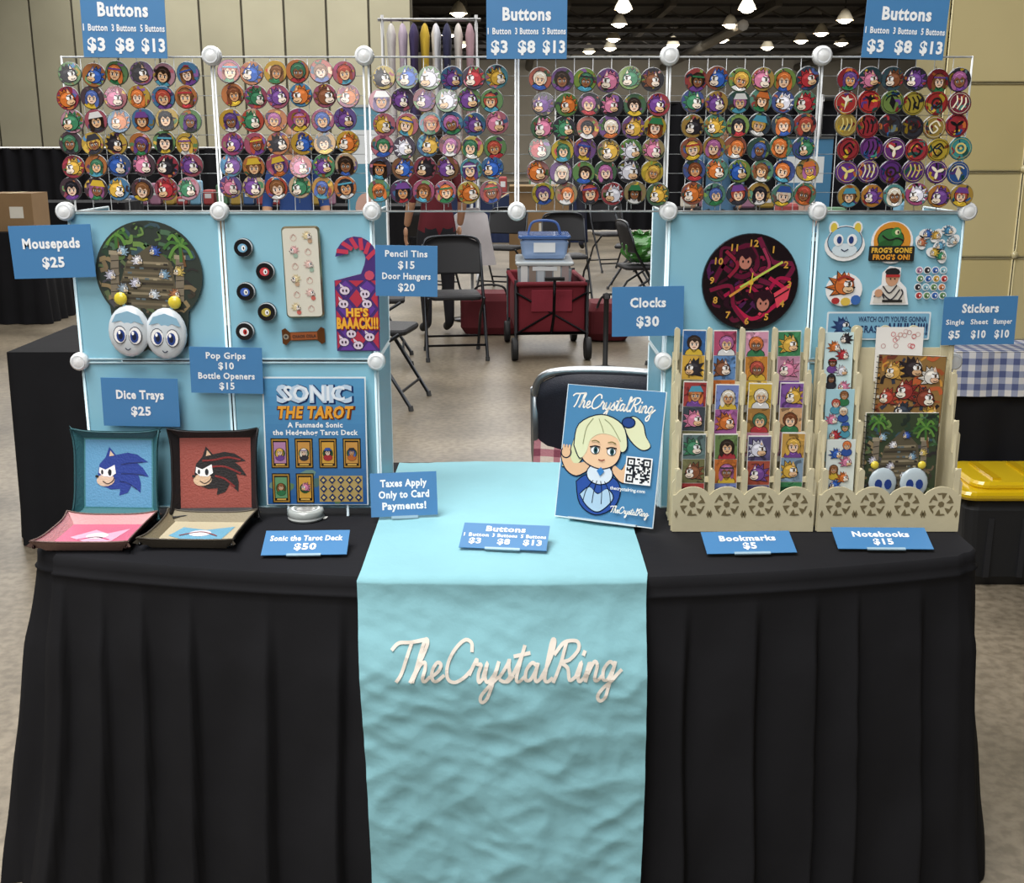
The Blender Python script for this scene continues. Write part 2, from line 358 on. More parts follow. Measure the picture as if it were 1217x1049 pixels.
# ---------------- runner
RX0,RX1=-.287,.256
def sst(a): a=max(0,min(1,a)); return a*a*(3-2*a)
def crease(x,z):
    n1=noise.noise(Vector((x*5+z*3,z*4,1.3))); n2=noise.noise(Vector((x*10-z*7,z*12,7.7))); n3=noise.noise(Vector((x*4,z*24+x*8,3.1))); n4=noise.noise(Vector((x*18+z*14,z*20-x*9,5.1)))
    return .0030*(1-abs(n1)*3)+.0030*(1-abs(n2)*3)+.0020*(1-abs(n3)*2.5)+.0018*(1-abs(n4)*3)
def runY(x,z):
    t=(TZ-z)/TZ
    return frontY(x)-.010-.042*sst((t-.03)/.22)-.036*t-.005*math.sin(x*22+t*2)*t-crease(x,z)*(.35+.65*sst(t*4))
def build_runner():
    mb=MB(); nx=90; rowsf=[]
    for j in range(40): rowsf.append(('t',2.80-(2.80-2.012)*j/39))
    for j in range(1,130): rowsf.append(('f',TZ+.004-(TZ-.006)*j/129))
    vs=[]
    for kind,q in rowsf:
        for i in range(nx+1):
            x=RX0+(RX1-RX0)*i/nx
            if kind=='t':
                yy=min(q+ .14*(x/.94)**2*(1-(q-2.)/.8),2.80)
                vs.append((x,yy,TZ+.006+.0012*math.sin(x*16+yy*10)+.25*crease(x,yy)*min(1,(yy-2.0)*8)))
            else:
                t=(TZ-q)/TZ
                vs.append((x+.004*math.sin(q*6)-.014*t*(x/.27),runY(x,q),q))
    fs=[[k*(nx+1)+i,k*(nx+1)+i+1,(k+1)*(nx+1)+i+1,(k+1)*(nx+1)+i] for k in range(len(rowsf)-1) for i in range(nx)]
    mb.add(vs,fs,'#88bcc6','runnercloth',True)
    p=at(602,785,1.96)
    mb.T=lambda v:Vector((v.x,runY(v.x,v.y)-.0024,v.y))
    script_word(mb,'TheCrystalRing',p.x-.003,p.z,.43,0,'#e6ddd2',.185)
    mb.build('table_runner')
build_runner()
# ---------------- wire grid rack
PY=2.41
GX=[.010+(i-3)*.306 for i in range(7)]
ZT,ZM,ZL,ZB=1.706,1.400,1.085,TZ+.008
def wire(mb,a,b,r,col='#dce0e2',y=PY): mb.tube([(a[0],y,a[1]),(b[0],y,b[1])],r,col,6,'paintedwire')
def grid_rack():
    root=bpy.data.objects.new('wire_grid_rack',None); sc.collection.objects.link(root); root.location=(0,PY,TZ)
    bpy.context.view_layer.update()
    def fin(mb,n):
        o=mb.build(n); o.parent=root; o.matrix_parent_inverse=Matrix.Translation((0,-PY,-TZ)); return o
    mb=MB()
    for i in range(6):
        x0,x1=GX[i]+.003,GX[i+1]-.003
        if i==2: x0+=.004
        for x in(x0,x1): wire(mb,(x,ZM),(x,ZT),.0021)
        for z in(ZM,ZT-.002): wire(mb,(x0,z),(x1,z),.0021)
        for k in range(1,8): 
            x=x0+(x1-x0)*k/8; wire(mb,(x,ZM),(x,ZT),.0007,'#b4b8ba')
            z=ZM+(ZT-ZM)*k/8; wire(mb,(x0,z),(x1,z),.0007,'#b4b8ba')
    fin(mb,'grid_panels_wire')
    mb=MB()
    def cn(x,z,y=PY):
        mb.T=frame(Vector((x,y-.004,z))); mb.lathe([(0,.012),(.014,.011),(.0185,.008),(.0195,.002),(.0195,-.008),(0,-.008)],0,0,0,'#e4e7e9',20,'gloss')
        mb.ring(0,0,.012,.0145,.0122,'#d4d8dc'); mb.T=Matrix.Identity(4)
    for i in(1,2,4,5): cn(GX[i],ZT)
    LX=[-.925,-.606,-.290];RXX=[.324,.633,.943]
    for x in LX+RXX+[GX[3]]: cn(x,ZM)
    for x in(LX[0],LX[2],RXX[0],RXX[2]): cn(x,ZL)
    fin(mb,'connectors')
    mb=MB()
    for X in(LX,RXX):
        for j,(za,zb) in enumerate(((ZL,ZM),(ZB,ZL))):
            for i in range(2):
                x0,x1=X[i]+.004,X[i+1]-.004
                mb.box((x0+x1)/2,PY+.003,(za+zb)/2,x1-x0-.006,.0015,zb-za-.010,'#8ac0d4','panel')
                for x in(x0,x1): wire(mb,(x,za+.004),(x,zb-.004),.0026,'#c4e0ea')
                for z in(za+.004,zb-.004): wire(mb,(x0,z),(x1,z),.0026,'#c4e0ea')
        for x in(X[0],X[2]):
            for za,zb in((ZL,ZM),(ZB,ZL)):
                mb.box(x,PY+.13,(za+zb)/2,.0015,.24,zb-za-.01,'#84b8cc','panel')
                for y in(PY+.008,PY+.252): mb.tube([(x,y,za+.004),(x,y,zb-.004)],.0026,'#d4e4ea',6,'paintedwire')
                for z in(za+.004,zb-.004): mb.tube([(x,PY+.008,z),(x,PY+.252,z)],.0026,'#d4e4ea',6,'paintedwire')
    fin(mb,'panels_blue')
grid_rack()
# ---------------- pin buttons
POOLS=[['#a85868','#b07040','#5080a8','#c0a048','#805890','#983848','#6a9060','#c090a0','#486090','#504048'],
['#c8a040','#c07848','#a85870','#7060a0','#5a9068','#b85040','#5088b0','#c8b090','#a04870','#c09040'],
['#b87080','#5a98a8','#a85878','#6a9060','#504858','#805a40','#c8b060','#904858','#486f98','#5a4060'],
['#7a9848','#b86858','#c0a840','#a87878','#3a3a44','#608850','#7a5890','#988860','#4a6a50','#a84850'],
['#5f9080','#3a5850','#a04848','#485890','#7a9850','#665048','#384858','#5a8870','#985a48','#a88848'],
['#983038','#303038','#586870','#c0a030','#604088','#285890','#387870','#983038','#b06030','#c0a848']]
def pins():
    GC=[(84,28,[88,116,143,170,197,224]),(274,27.4,[86,114,142,170,197,223]),(453,26.6,[92,119,147,174,200,228]),(642,27,[94,124,151,178,204,230]),(823,26.6,[94,121,149,176,203,231]),(1006,26.6,[95,122,150,177,204,232])]
    for gi,(x0,dx,ys) in enumerate(GC):
        rng=random.Random(100+gi); mb=MB(); mb.mat='gloss'
        for ri,y in enumerate(ys):
            off=(0,-3,4,-1,5,2)[(ri+gi)%6]*(.6 if gi not in(2,3) else 1.)
            for ci in range(6):
                u=x0+dx*ci+off+rng.uniform(-1,1); v=y+rng.uniform(-1.5,1.5)
                p=at(u,v,PY-.012); r=.0240
                mb.T=frame(p,R(rng.uniform(-5,5)),R(rng.uniform(-6,10)),R(rng.uniform(-14,14)))
                bg=dark(rng.choice(POOLS[gi]),.72)
                if gi==3 and ri in(0,1) and rng.random()<.3: bg=C('#2c2c32')
                if gi==5: bg=dark(rng.choice([['#303038','#38505a','#7a2830','#284048'],['#983038','#a03030','#708848','#a09038','#702838'],['#2f3038','#983038','#988040','#4a4a58','#a8b8c0'],['#983038','#b09830','#3a8888','#603070','#b8a038'],['#5a3078','#305898','#48908a','#5050a0','#386850'],['#a88840','#4a5a90','#b07838','#589090','#984870']][ri]),.85)
                mb.lathe([(r*.9,-.003),(r,0),(r*.99,.0015),(r*.96,.0028)],0,0,0,'#8c8e90',20,'metal')
                mb.lathe([(r*.975,.002),(r*.93,.0034),(r*.9,.0035)],0,0,0,dark(bg,.7),20,'gloss')
                mb.ell(0,0,r*.935,r*.935,.0035,bg,20)
                mb.clip=('c',0,0,r*.91)
                for q in range(7):
                    a=rng.random()*6.28; x1,y1=rng.uniform(-.8,.8)*r,rng.uniform(-.8,.8)*r
                    mb.stroke([(x1,y1),(x1+.3*r*math.cos(a),y1+.3*r*math.sin(a)),(x1+.55*r*math.cos(a+.7),y1+.55*r*math.sin(a+.7))],r*rng.uniform(.08,.3),.0035+E*(.15+.04*q),dark(rng.choice(POOLS[gi]),rng.choice((.35,.7,1.1))))
                if gi==5 and ri in(1,2,3,4): emblem(mb,0,0,r*1.05,.0035+E,rng,rng.choice(['#e0d8c0','#151518','#151518','#2a2020','#c8b870']))
                else: figure(mb,rng.uniform(-.15,.15)*r,-.1*r,r*rng.uniform(.98,1.2),.0035+E,rng)
                mb.clip=None
        mb.T=Matrix.Identity(4)
        for ci in range(6):
            a=at(x0+dx*ci,ys[0]-16,PY-.006); b=at(x0+dx*ci,ys[-1]+18,PY-.006)
            mb.tube([tuple(a),(b.x,b.y,b.z)],.0008,'#b8bcbe',5,'paintedwire')
        mb.build('pin_button_collection')
pins()
# ---------------- signs
BL='#447db0'
def sign(name,u,v,w,h,lines,Y=PY-.03,roll=0,yaw=0,lean=0,pos=None,stand=False,strut=True,col=BL):
    mb=MB(); mb.mat='print'; p=pos or at(u,v,Y)
    mb.T=frame(p,R(yaw),R(lean),R(roll))
    mb.prism([(-w/2,-h/2),(w/2,-h/2),(w/2,h/2),(-w/2,h/2)],-.0015,0,col)
    for t,y,hh,xs,mw in lines:
        ts=t if isinstance(t,list) else [t]; xs=xs if isinstance(xs,list) else [xs]
        for a,b in zip(ts,xs): mb.text(a,b*w,y*h,hh*h,E,'#eef1f4',mw*w,.028 if hh<.15 else .038)
    if strut:
        mb.box(0,h*.25,-.006,.012,.02,.009,'#d8e4ec','paintedwire'); mb.box(0,-h*.25,-.006,.012,.02,.009,'#d8e4ec','paintedwire')
        mb.tube([(0,-h*.3,-.0105),(0,h*.3,-.0105)],.0015,'#e0e4e8',6,'paintedwire')
        dd=max(.012,PY-.005-p.y)
        mb.tube([(0,-h*.3,-.0105),(0,-h*.3,-dd)],.0015,'#e0e4e8',6,'paintedwire')
    if stand:
        mb.prism([(-w*.2,-h*.5-.005),(w*.2,-h*.5-.005),(w*.2,-h*.5+.001),(-w*.2,-h*.5+.001)],.0,.003,'#9cb8c8','gloss')
        mb.prism([(-w*.18,-h*.5),(w*.18,-h*.5),(w*.12,h*.1),(-w*.12,h*.1)],-.004,-.002,'#b8ccd6','gloss')
    return mb.build(name)
B3=[('Buttons',.24,.2,0,.6),(['1 Button','3 Buttons','5 Buttons'],-.04,.1,[-.34,0,.34],.29),(['$3','$8','$13'],-.3,.19,[-.34,0,.34],.28)]
TY=PY-.014
for u,v,w,h,rl in((147,30,97,73,-1),(626,34,93,68,0),(1076,34,95,68,-2)):
    sign('price_sign',u,v,w/585,h/600,B3,TY-.014,rl,strut=False)
sign('price_sign',62,299,96/565,62/572,[('Mousepads',.16,.18,0,.7),('$25',-.2,.18,0,.4)],PY-.025,1.5)
sign('price_sign',483,322,73/565,60/570,[('Pencil Tins',.34,.12,0,.68),('$15',.12,.14,0,.4),('Door Hangers',-.1,.12,0,.78),('$20',-.32,.14,0,.4)],PY-.025,-1)
sign('price_sign',269,440,86/560,56/565,[('Pop Grips',.32,.13,0,.6),('$10',.1,.14,0,.4),('Bottle Openers',-.12,.13,0,.78),('$15',-.34,.14,0,.4)],PY-.03,-1)
sign('price_sign',167,478,91/555,59/560,[('Dice Trays',.16,.17,0,.62),('$25',-.18,.17,0,.4)],PY-.025,-1)
sign('price_sign',770,370,85/565,59/565,[('Clocks',.18,.18,0,.5),('$30',-.2,.19,0,.4)],PY-.025,1)
sign('price_sign',1164,381,88/575,58/575,[('Stickers',.26,.17,0,.5),(['Single','Sheet','Bumper'],-.02,.10,[-.33,0,.32],.25),(['$5','$10','$10'],-.28,.15,[-.33,0,.32],.2)],PY-.045,1)
# ---------------- mousepad
def temple(mb,cx,cy,w,h,z,seed):
    """printed jungle-temple scene used on the mousepad and a notebook; call with mb.clip set"""
    rng=random.Random(seed)
    for i in range(150):
        x=cx+rng.uniform(-.5,.5)*w; y=cy+rng.uniform(-.5,.5)*h
        top=(y-cy)/h>.12
        pal=['#3a5a34','#54703c','#2a4030','#4a6a50','#6a8a48','#202c26','#38505a'] if top else ['#6a5a48','#3a342c','#7a6a50','#4a4a50','#8a7858','#2c2a2a','#5a6a48']
        a=rng.random()*3; mb.stroke([(x,y),(x+math.cos(a)*w*.06,y+math.sin(a)*w*.03),(x+math.cos(a+.6)*w*.1,y+math.sin(a+.6)*w*.08)],w*rng.uniform(.015,.05),z+E*.06*(i%9),rng.choice(pal))
    z+=E*.7
    mb.poly([(cx-.22*w,cy+.1*h),(cx+.02*w,cy+.28*h),(cx+.22*w,cy+.12*h),(cx+.3*w,cy-.34*h),(cx-.34*w,cy-.34*h)],z,'#57503f')
    for k in range(9):
        yy=cy+.1*h-k*.05*h; ww=.2*w+k*.014*w
        mb.stroke([(cx-ww,yy),(cx+ww*.9,yy+.01*h)],h*.024,z+E*.3,('#8b8068','#3c362c','#6f6450')[k%3],False)
        for q in range(3):
            xx=cx-ww+rng.random()*1.8*ww; mb.rect(xx,yy-.010*h,xx+.04*w,yy+.008*h,z+E*.5,rng.choice(['#2c2824','#a09478','#5a6a70']))
    for sx in(-.33,.3):
        mb.rect(cx+(sx-.04)*w,cy-.25*h,cx+(sx+.04)*w,cy+.18*h,z+E*.4,'#7a7060'); mb.rect(cx+(sx-.055)*w,cy+.16*h,cx+(sx+.055)*w,cy+.2*h,z+E*.6,'#9a8f78')
        for q in range(5): mb.stroke([(cx+(sx-.035)*w,cy+(-.2+.075*q)*h),(cx+(sx+.035)*w,cy+(-.19+.075*q)*h)],h*.008,z+E*.6,'#332e28',False)
    for px,py,sc_ in((.3,.3,1.),(-.32,.36,.8)):
        mb.stroke([(cx+px*w,cy+py*h),(cx+(px+.05)*w,cy+(py-.2)*h)],w*.025,z+E*.8,'#6a4a2c')
        for i in range(8):
            a=i*.8; q=.15*sc_*w; mb.stroke([(cx+px*w,cy+py*h),(cx+px*w+.6*q*math.cos(a),cy+py*h+.6*q*math.sin(a)+.15*q),(cx+px*w+q*math.cos(a),cy+py*h+q*.8*math.sin(a)-.25*q)],w*.03,z+E*(1+.05*i),'#5c8a3c' if i%2 else '#3c6a30')
    z+=E*1.5
    for i,(a,b) in enumerate(((-.26,.2),(-.1,.12),(.05,.22),(-.36,-.04),(.14,.0),(-.12,-.1),(.28,.04),(-.24,-.16),(.04,-.2),(.26,-.18))):
        spiky(mb,cx+a*w,cy+b*h,w*.068,z+E*.3*(i%3),['#8fb0c4','#d8d8e0','#3a5cb0','#b8b8c8','#7898b0','#c0c0d0','#c8b060','#8898a8','#c4ccd4','#a06a48'][i],'#d8c8b0',1 if i%2 else -1)
def mousepad():
    mb=MB(); mb.mat='print'; s=1/565
    T0=frame(at(178,338,PY-.004),0,0,R(-4)); mb.T=T0
    out=[]
    for i in range(40):
        a=R(-42+264*i/39); out.append(((0+63*math.cos(a))*s,(13+62*math.sin(a))*s))
    out+= [(-44*s,-50*s),(-46*s,-70*s),(-34*s,-85*s),(-16*s,-86*s),(-2*s,-78*s),(14*s,-86*s),(32*s,-84*s),(46*s,-70*s),(46*s,-50*s)]
    mb.prism(out,0,.004,'#2c3630','print','#15171a')
    mb.clip=('c',0,13*s,60*s)
    temple(mb,0,13*s,122*s,122*s,.004+E,3)
    mb.clip=None
    for x in(-22,22):
        xx=x*s; mb.ball(xx,-56*s,.0165,25*s,31*s,.012,'#ccd4da','gloss',22,12)
        zz=.0286
        mb.poly([(xx-19*s,-46*s),(xx-14*s,-36*s),(xx,-31*s),(xx+14*s,-36*s),(xx+19*s,-46*s),(xx+8*s,-43*s),(xx,-49*s),(xx-8*s,-43*s)],zz-.001,'#8ab4cc')
        for q in(-1,1):
            mb.ell(xx+q*9*s,-60*s,8*s,11*s,zz-E*.5,'#2a3448',14); mb.ell(xx+q*9*s,-60*s,7.2*s,10*s,zz,'#f4f4f4',14); mb.ell(xx+q*8*s,-61*s,5*s,7.5*s,zz+E,'#223f86',12); mb.ell(xx+q*8*s,-61*s,2.6*s,4.5*s,zz+1.5*E,'#101a38',10); mb.ell(xx+q*8*s-1.5*s,-57*s,1.6*s,2.4*s,zz+2*E,'#ffffff',8)
        mb.stroke([(xx-3*s,-76*s),(xx,-78*s),(xx+3*s,-76*s)],1.2*s,zz-.002,'#303a50')
        mb.ball(xx*1.45,-18*s,.016,8*s,8*s,.006,'#d8c440','gloss',12,8)
        mb.poly([(xx*1.0-8*s,-34*s),(xx*1.35,-22*s),(xx+8*s,-34*s)],.016,'#8ab4cc')
    mb.build('ergonomic_mousepad')
mousepad()
for i,(u,v,c1) in enumerate(((290,294,'#7ab0d0'),(316,322,'#c84850'),(293,346,'#4868b8'),(318,370,'#b8a850'),(292,393,'#f0f0f0'))):
    mb=MB(); mb.mat='gloss'; mb.T=frame(at(u,v,PY-.002)); r=.0200
    mb.lathe([(r,-.001),(r,.004),(r*.96,.006)],0,0,0,'#2a2c30',24); mb.lathe([(r*.5,.006),(r*.5,.010),(r*.9,.010),(r*.92,.013),(r*.88,.014)],0,0,0,'#202226',24)
    mb.ell(0,0,r*.97,r*.97,.006,'#dce2e6',24); mb.ell(0,0,r*.88,r*.88,.014,'#15161a',24)
    mb.ell(0,0,r*.5,r*.45,.014+E,c1,12); mb.ell(r*.1,0,r*.22,r*.3,.014+2*E,'#f4f4f4' if i!=4 else '#c03030',8); mb.ell(r*.12,0,r*.08,r*.14,.014+3*E,'#101010',8)
    mb.build('phone_grip')
def ptin():
    mb=MB(); mb.mat='gloss'; mb.T=frame(at(361,323,PY-.003),0,0,R(1)); s=1/567
    w,h=45*s,108*s
    mb.rbox(0,0,.008,w,h,.016,.009,'#a89878','metal'); mb.rrect(-w*.46,-h*.48,w*.46,h*.48,.007,.0165,'#d6d2c4')
    rng=random.Random(9)
    for i in range(6):
        x=(-.2 if i%2 else .2)*w; y=h*(.4-.155*i)
        spiky(mb,x,y,.0125,.0175,rng.choice(['#d8b8b0','#d8a8a8','#c0c8c0','#d8c8a0']),'#e8dcd4',rng.choice((-1,1)),False)
        mb.ell(x+.004,y-.011,.005,.005,.0175,rng.choice(['#c86a60','#b89a80','#9ab0a0']),8)
        mb.ring(-x*.9,y-.004,.006,.0068,.0172,'#c89a90',12); mb.stroke([(-x*.9-.004,y-.004),(-x*.9,y+.003),(-x*.9+.004,y-.002)],.0008,.0172,'#b07870')
    mb.build('pencil_tin')
ptin()
def hanger():
    mb=MB(); mb.mat='print'; mb.T=frame(at(424,347,PY-.003)); s=1/567
    out=[(-26,-71),(26,-71),(27,15)]
    for i in range(9): a=R(0+(150)*i/8); out.append((0+26*math.cos(a)+1,40+30*math.sin(a)-4))
    out+=[(-24,42),(-15,44)]
    for i in range(7): a=R(160-190*i/6); out.append((0+12*math.cos(a),40+14*math.sin(a)))
    out+=[(6,22),(-26,14)]
    P=[(x*s,y*s) for x,y in out]
    mb.prism(P,0,.003,'#44286e','print','#d8d8d8')
    z=.003+E
    mb.clip=('r',-25*s,-70*s,25*s,14*s)
    for j in range(8):
        for i in range(5):
            cx=(-26+13*i)*s*1.0; cy=(-70+12.5*j)*s
            if (i+j)%2: mb.poly([(cx,cy+11*s),(cx+9*s,cy),(cx,cy-11*s),(cx-9*s,cy)],z,'#b02c44' if j%2 else '#5f3592')
    mb.clip=None
    for (x,y) in((-14,2),(10,-2),(-8,-50),(14,-54),(0,-64),(-16,-14),(12,-14),(-17,-60)):
        mb.ell(x*s,y*s,6.6*s,5.6*s,z+E*.6,OUT,10); mb.ell(x*s,y*s,6*s,5*s,z+E,'#d8c8d8',10)
        for q in(-2,2): mb.ell((x+q)*s,y*s,1.2*s,1.8*s,z+2*E,'#301030',6)
        mb.poly([((x-5)*s,(y+4)*s),((x-6)*s,(y+9)*s),((x-1)*s,(y+5)*s)],z+E,'#d8c8d8')
    for i in range(6):
        a=R(10+26*i); mb.stroke([((14*math.cos(a)+1)*s,(38+15*math.sin(a))*s),((24*math.cos(a+.25)+1)*s,(38+25*math.sin(a+.25))*s)],5*s,z,'#c03450',False)
    mb.ell(16*s,20*s,6*s,6*s,z+E,'#c04860',8); mb.text("HE'S",0,-24*s,9*s,z+3*E,'#e8b038',30*s,.05); mb.text('BAAACK!!!',0,-37*s,12*s,z+3*E,'#e8a830',50*s,.06)
    mb.text("HE'S",1*s,-25*s,9*s,z+2.5*E,'#a02020',30*s,.09); mb.text('BAAACK!!!',1*s,-38*s,12*s,z+2.5*E,'#901818',52*s,.09)
    mb.build('door_hanger')
hanger()
def opener():
    mb=MB(); mb.T=frame(at(361,399,PY-.003),0,0,R(2)); s=1/563; w=51*s
    P=[]
    for x,y in((-.5,.16),(-.42,.2),(-.32,.1),(.32,.1),(.42,.2),(.5,.16),(.5,-.16),(.42,-.2),(.32,-.1),(-.32,-.1),(-.42,-.2),(-.5,-.16)): P.append((x*w,y*w))
    mb.prism(P,0,.004,'#8a5a38','metal'); mb.rect(-w*.3,-w*.08,w*.33,w*.09,.0045,'#985430','gloss'); mb.ring(-w*.41,0,.003,.006,.0046,'#d8d4c8',14,mat='metal'); mb.ell(-w*.41,0,.003,.003,.0047,'#33383c',10)
    mb.text('CHAOS COLA',w*.02,0,.006,.0052,'#2a1810',w*.56,.03)
    mb.build('bottle_opener')
opener()
# ---------------- clock
def clock():
    mb=MB(); mb.mat='gloss'; r=.1015; mb.T=frame(at(891,335,PY-.006),0,0,R(-3))
    mb.lathe([(r*.97,-.003),(r,0),(r,.005),(r*.985,.007)],0,0,0,'#0c0a10',48); mb.ell(0,0,r*.985,r*.985,.007,'#150a12',48)
    mb.clip=('c',0,0,r*.95); z=.007+E; k=r
    rng=random.Random(7)
    for i in range(46):
        a=rng.random()*6.28; q=rng.random()**.6*.85; x=q*math.cos(a);y=q*math.sin(a); b=a+1.2+rng.uniform(-.5,.5); l=rng.uniform(.15,.4)
        mb.stroke([(x*k,y*k),((x+l*.6*math.cos(b))*k,(y+l*.6*math.sin(b))*k),((x+l*math.cos(b+.8))*k,(y+l*math.sin(b+.8))*k)],rng.uniform(.03,.1)*k,z+E*.05*(i%8),rng.choice(['#3c0c22','#581430','#701838','#280a1c','#8a2040','#1a0a14','#4a1c48']))
    z+=E*.6
    for P,w,c in (([(-.75,.0),(-.5,.5),(-.1,.75),(.1,.35),(-.2,.1),(-.6,.3)],.1,'#5c1230'),([(.1,.9),(.4,.45),(.85,.4),(.6,.0),(.2,.05)],.1,'#6a1a3a'),([(-.5,-.3),(-.1,-.05),(.3,-.25),(.55,.1),(.8,.1)],.07,'#a01844'),
        ([(-.3,-.5),(.1,-.75),(.5,-.5),(.75,-.15),(.4,.1)],.08,'#b01c46'),([(-.8,-.2),(-.4,-.1),(-.3,-.5),(0,-.85)],.08,'#781838'),([(-.1,.4),(.1,.15),(.35,.35),(.2,.7)],.06,'#983050'),([(.25,-.65),(.45,-.3),(.35,-.1)],.06,'#d04058'),([(-.55,.6),(-.3,.35),(-.45,.1)],.07,'#8a2038')):
        mb.stroke([(x*k,y*k) for x,y in P],w*k*1.5,z,OUT); mb.stroke([(x*k,y*k) for x,y in P],w*k,z+E*.3,c); z+=E*.2
    for fx,fy in((-.15,.42),(.3,-.42)):
        mb.ell(fx*k,fy*k,.17*k,.2*k,z,OUT,12); mb.ell(fx*k,fy*k,.13*k,.16*k,z+E*.3,'#b87868',12)
        for q in(-.05,.06): mb.ell((fx+q)*k,(fy+.0)*k,.02*k,.03*k,z+E*.7,OUT,6)
        mb.poly([((fx+a)*k,(fy+b)*k) for a,b in((-.2,.0),(-.22,.22),(-.05,.26),(.1,.3),(.22,.12),(.17,.0),(.08,.1),(0,.04),(-.08,.12))],z+E*.8,'#2a0e1c')
    mb.poly([(.5*k,-.2*k),(.85*k,.05*k),(.8*k,-.3*k),(.6*k,-.5*k)],z,'#d8485a'); mb.stroke([(.52*k,-.3*k),(.8*k,-.1*k)],.03*k,z+E*.4,OUT)
    z+=E
    for n in range(1,13):
        a=R(90-30*n); mb.text(str(n),.8*k*math.cos(a),.8*k*math.sin(a),.13*k,z,'#c89840',None,.03)
    z+=.002
    mb.stroke([(.12*k,.1*k),(-.4*k,-.3*k)],.05*k,z,'#d09040',False)
    mb.stroke([(-.2*k,-.1*k),(.6*k,.45*k)],.045*k,z+E,'#b8c858',False); mb.stroke([(0,-.2*k),(.02*k,.2*k)],.02*k,z+2*E,'#e8c040',False); mb.ell(0,0,.05*k,.05*k,z+3*E,'#d8b040',12)
    mb.build('wall_clock')
clock()
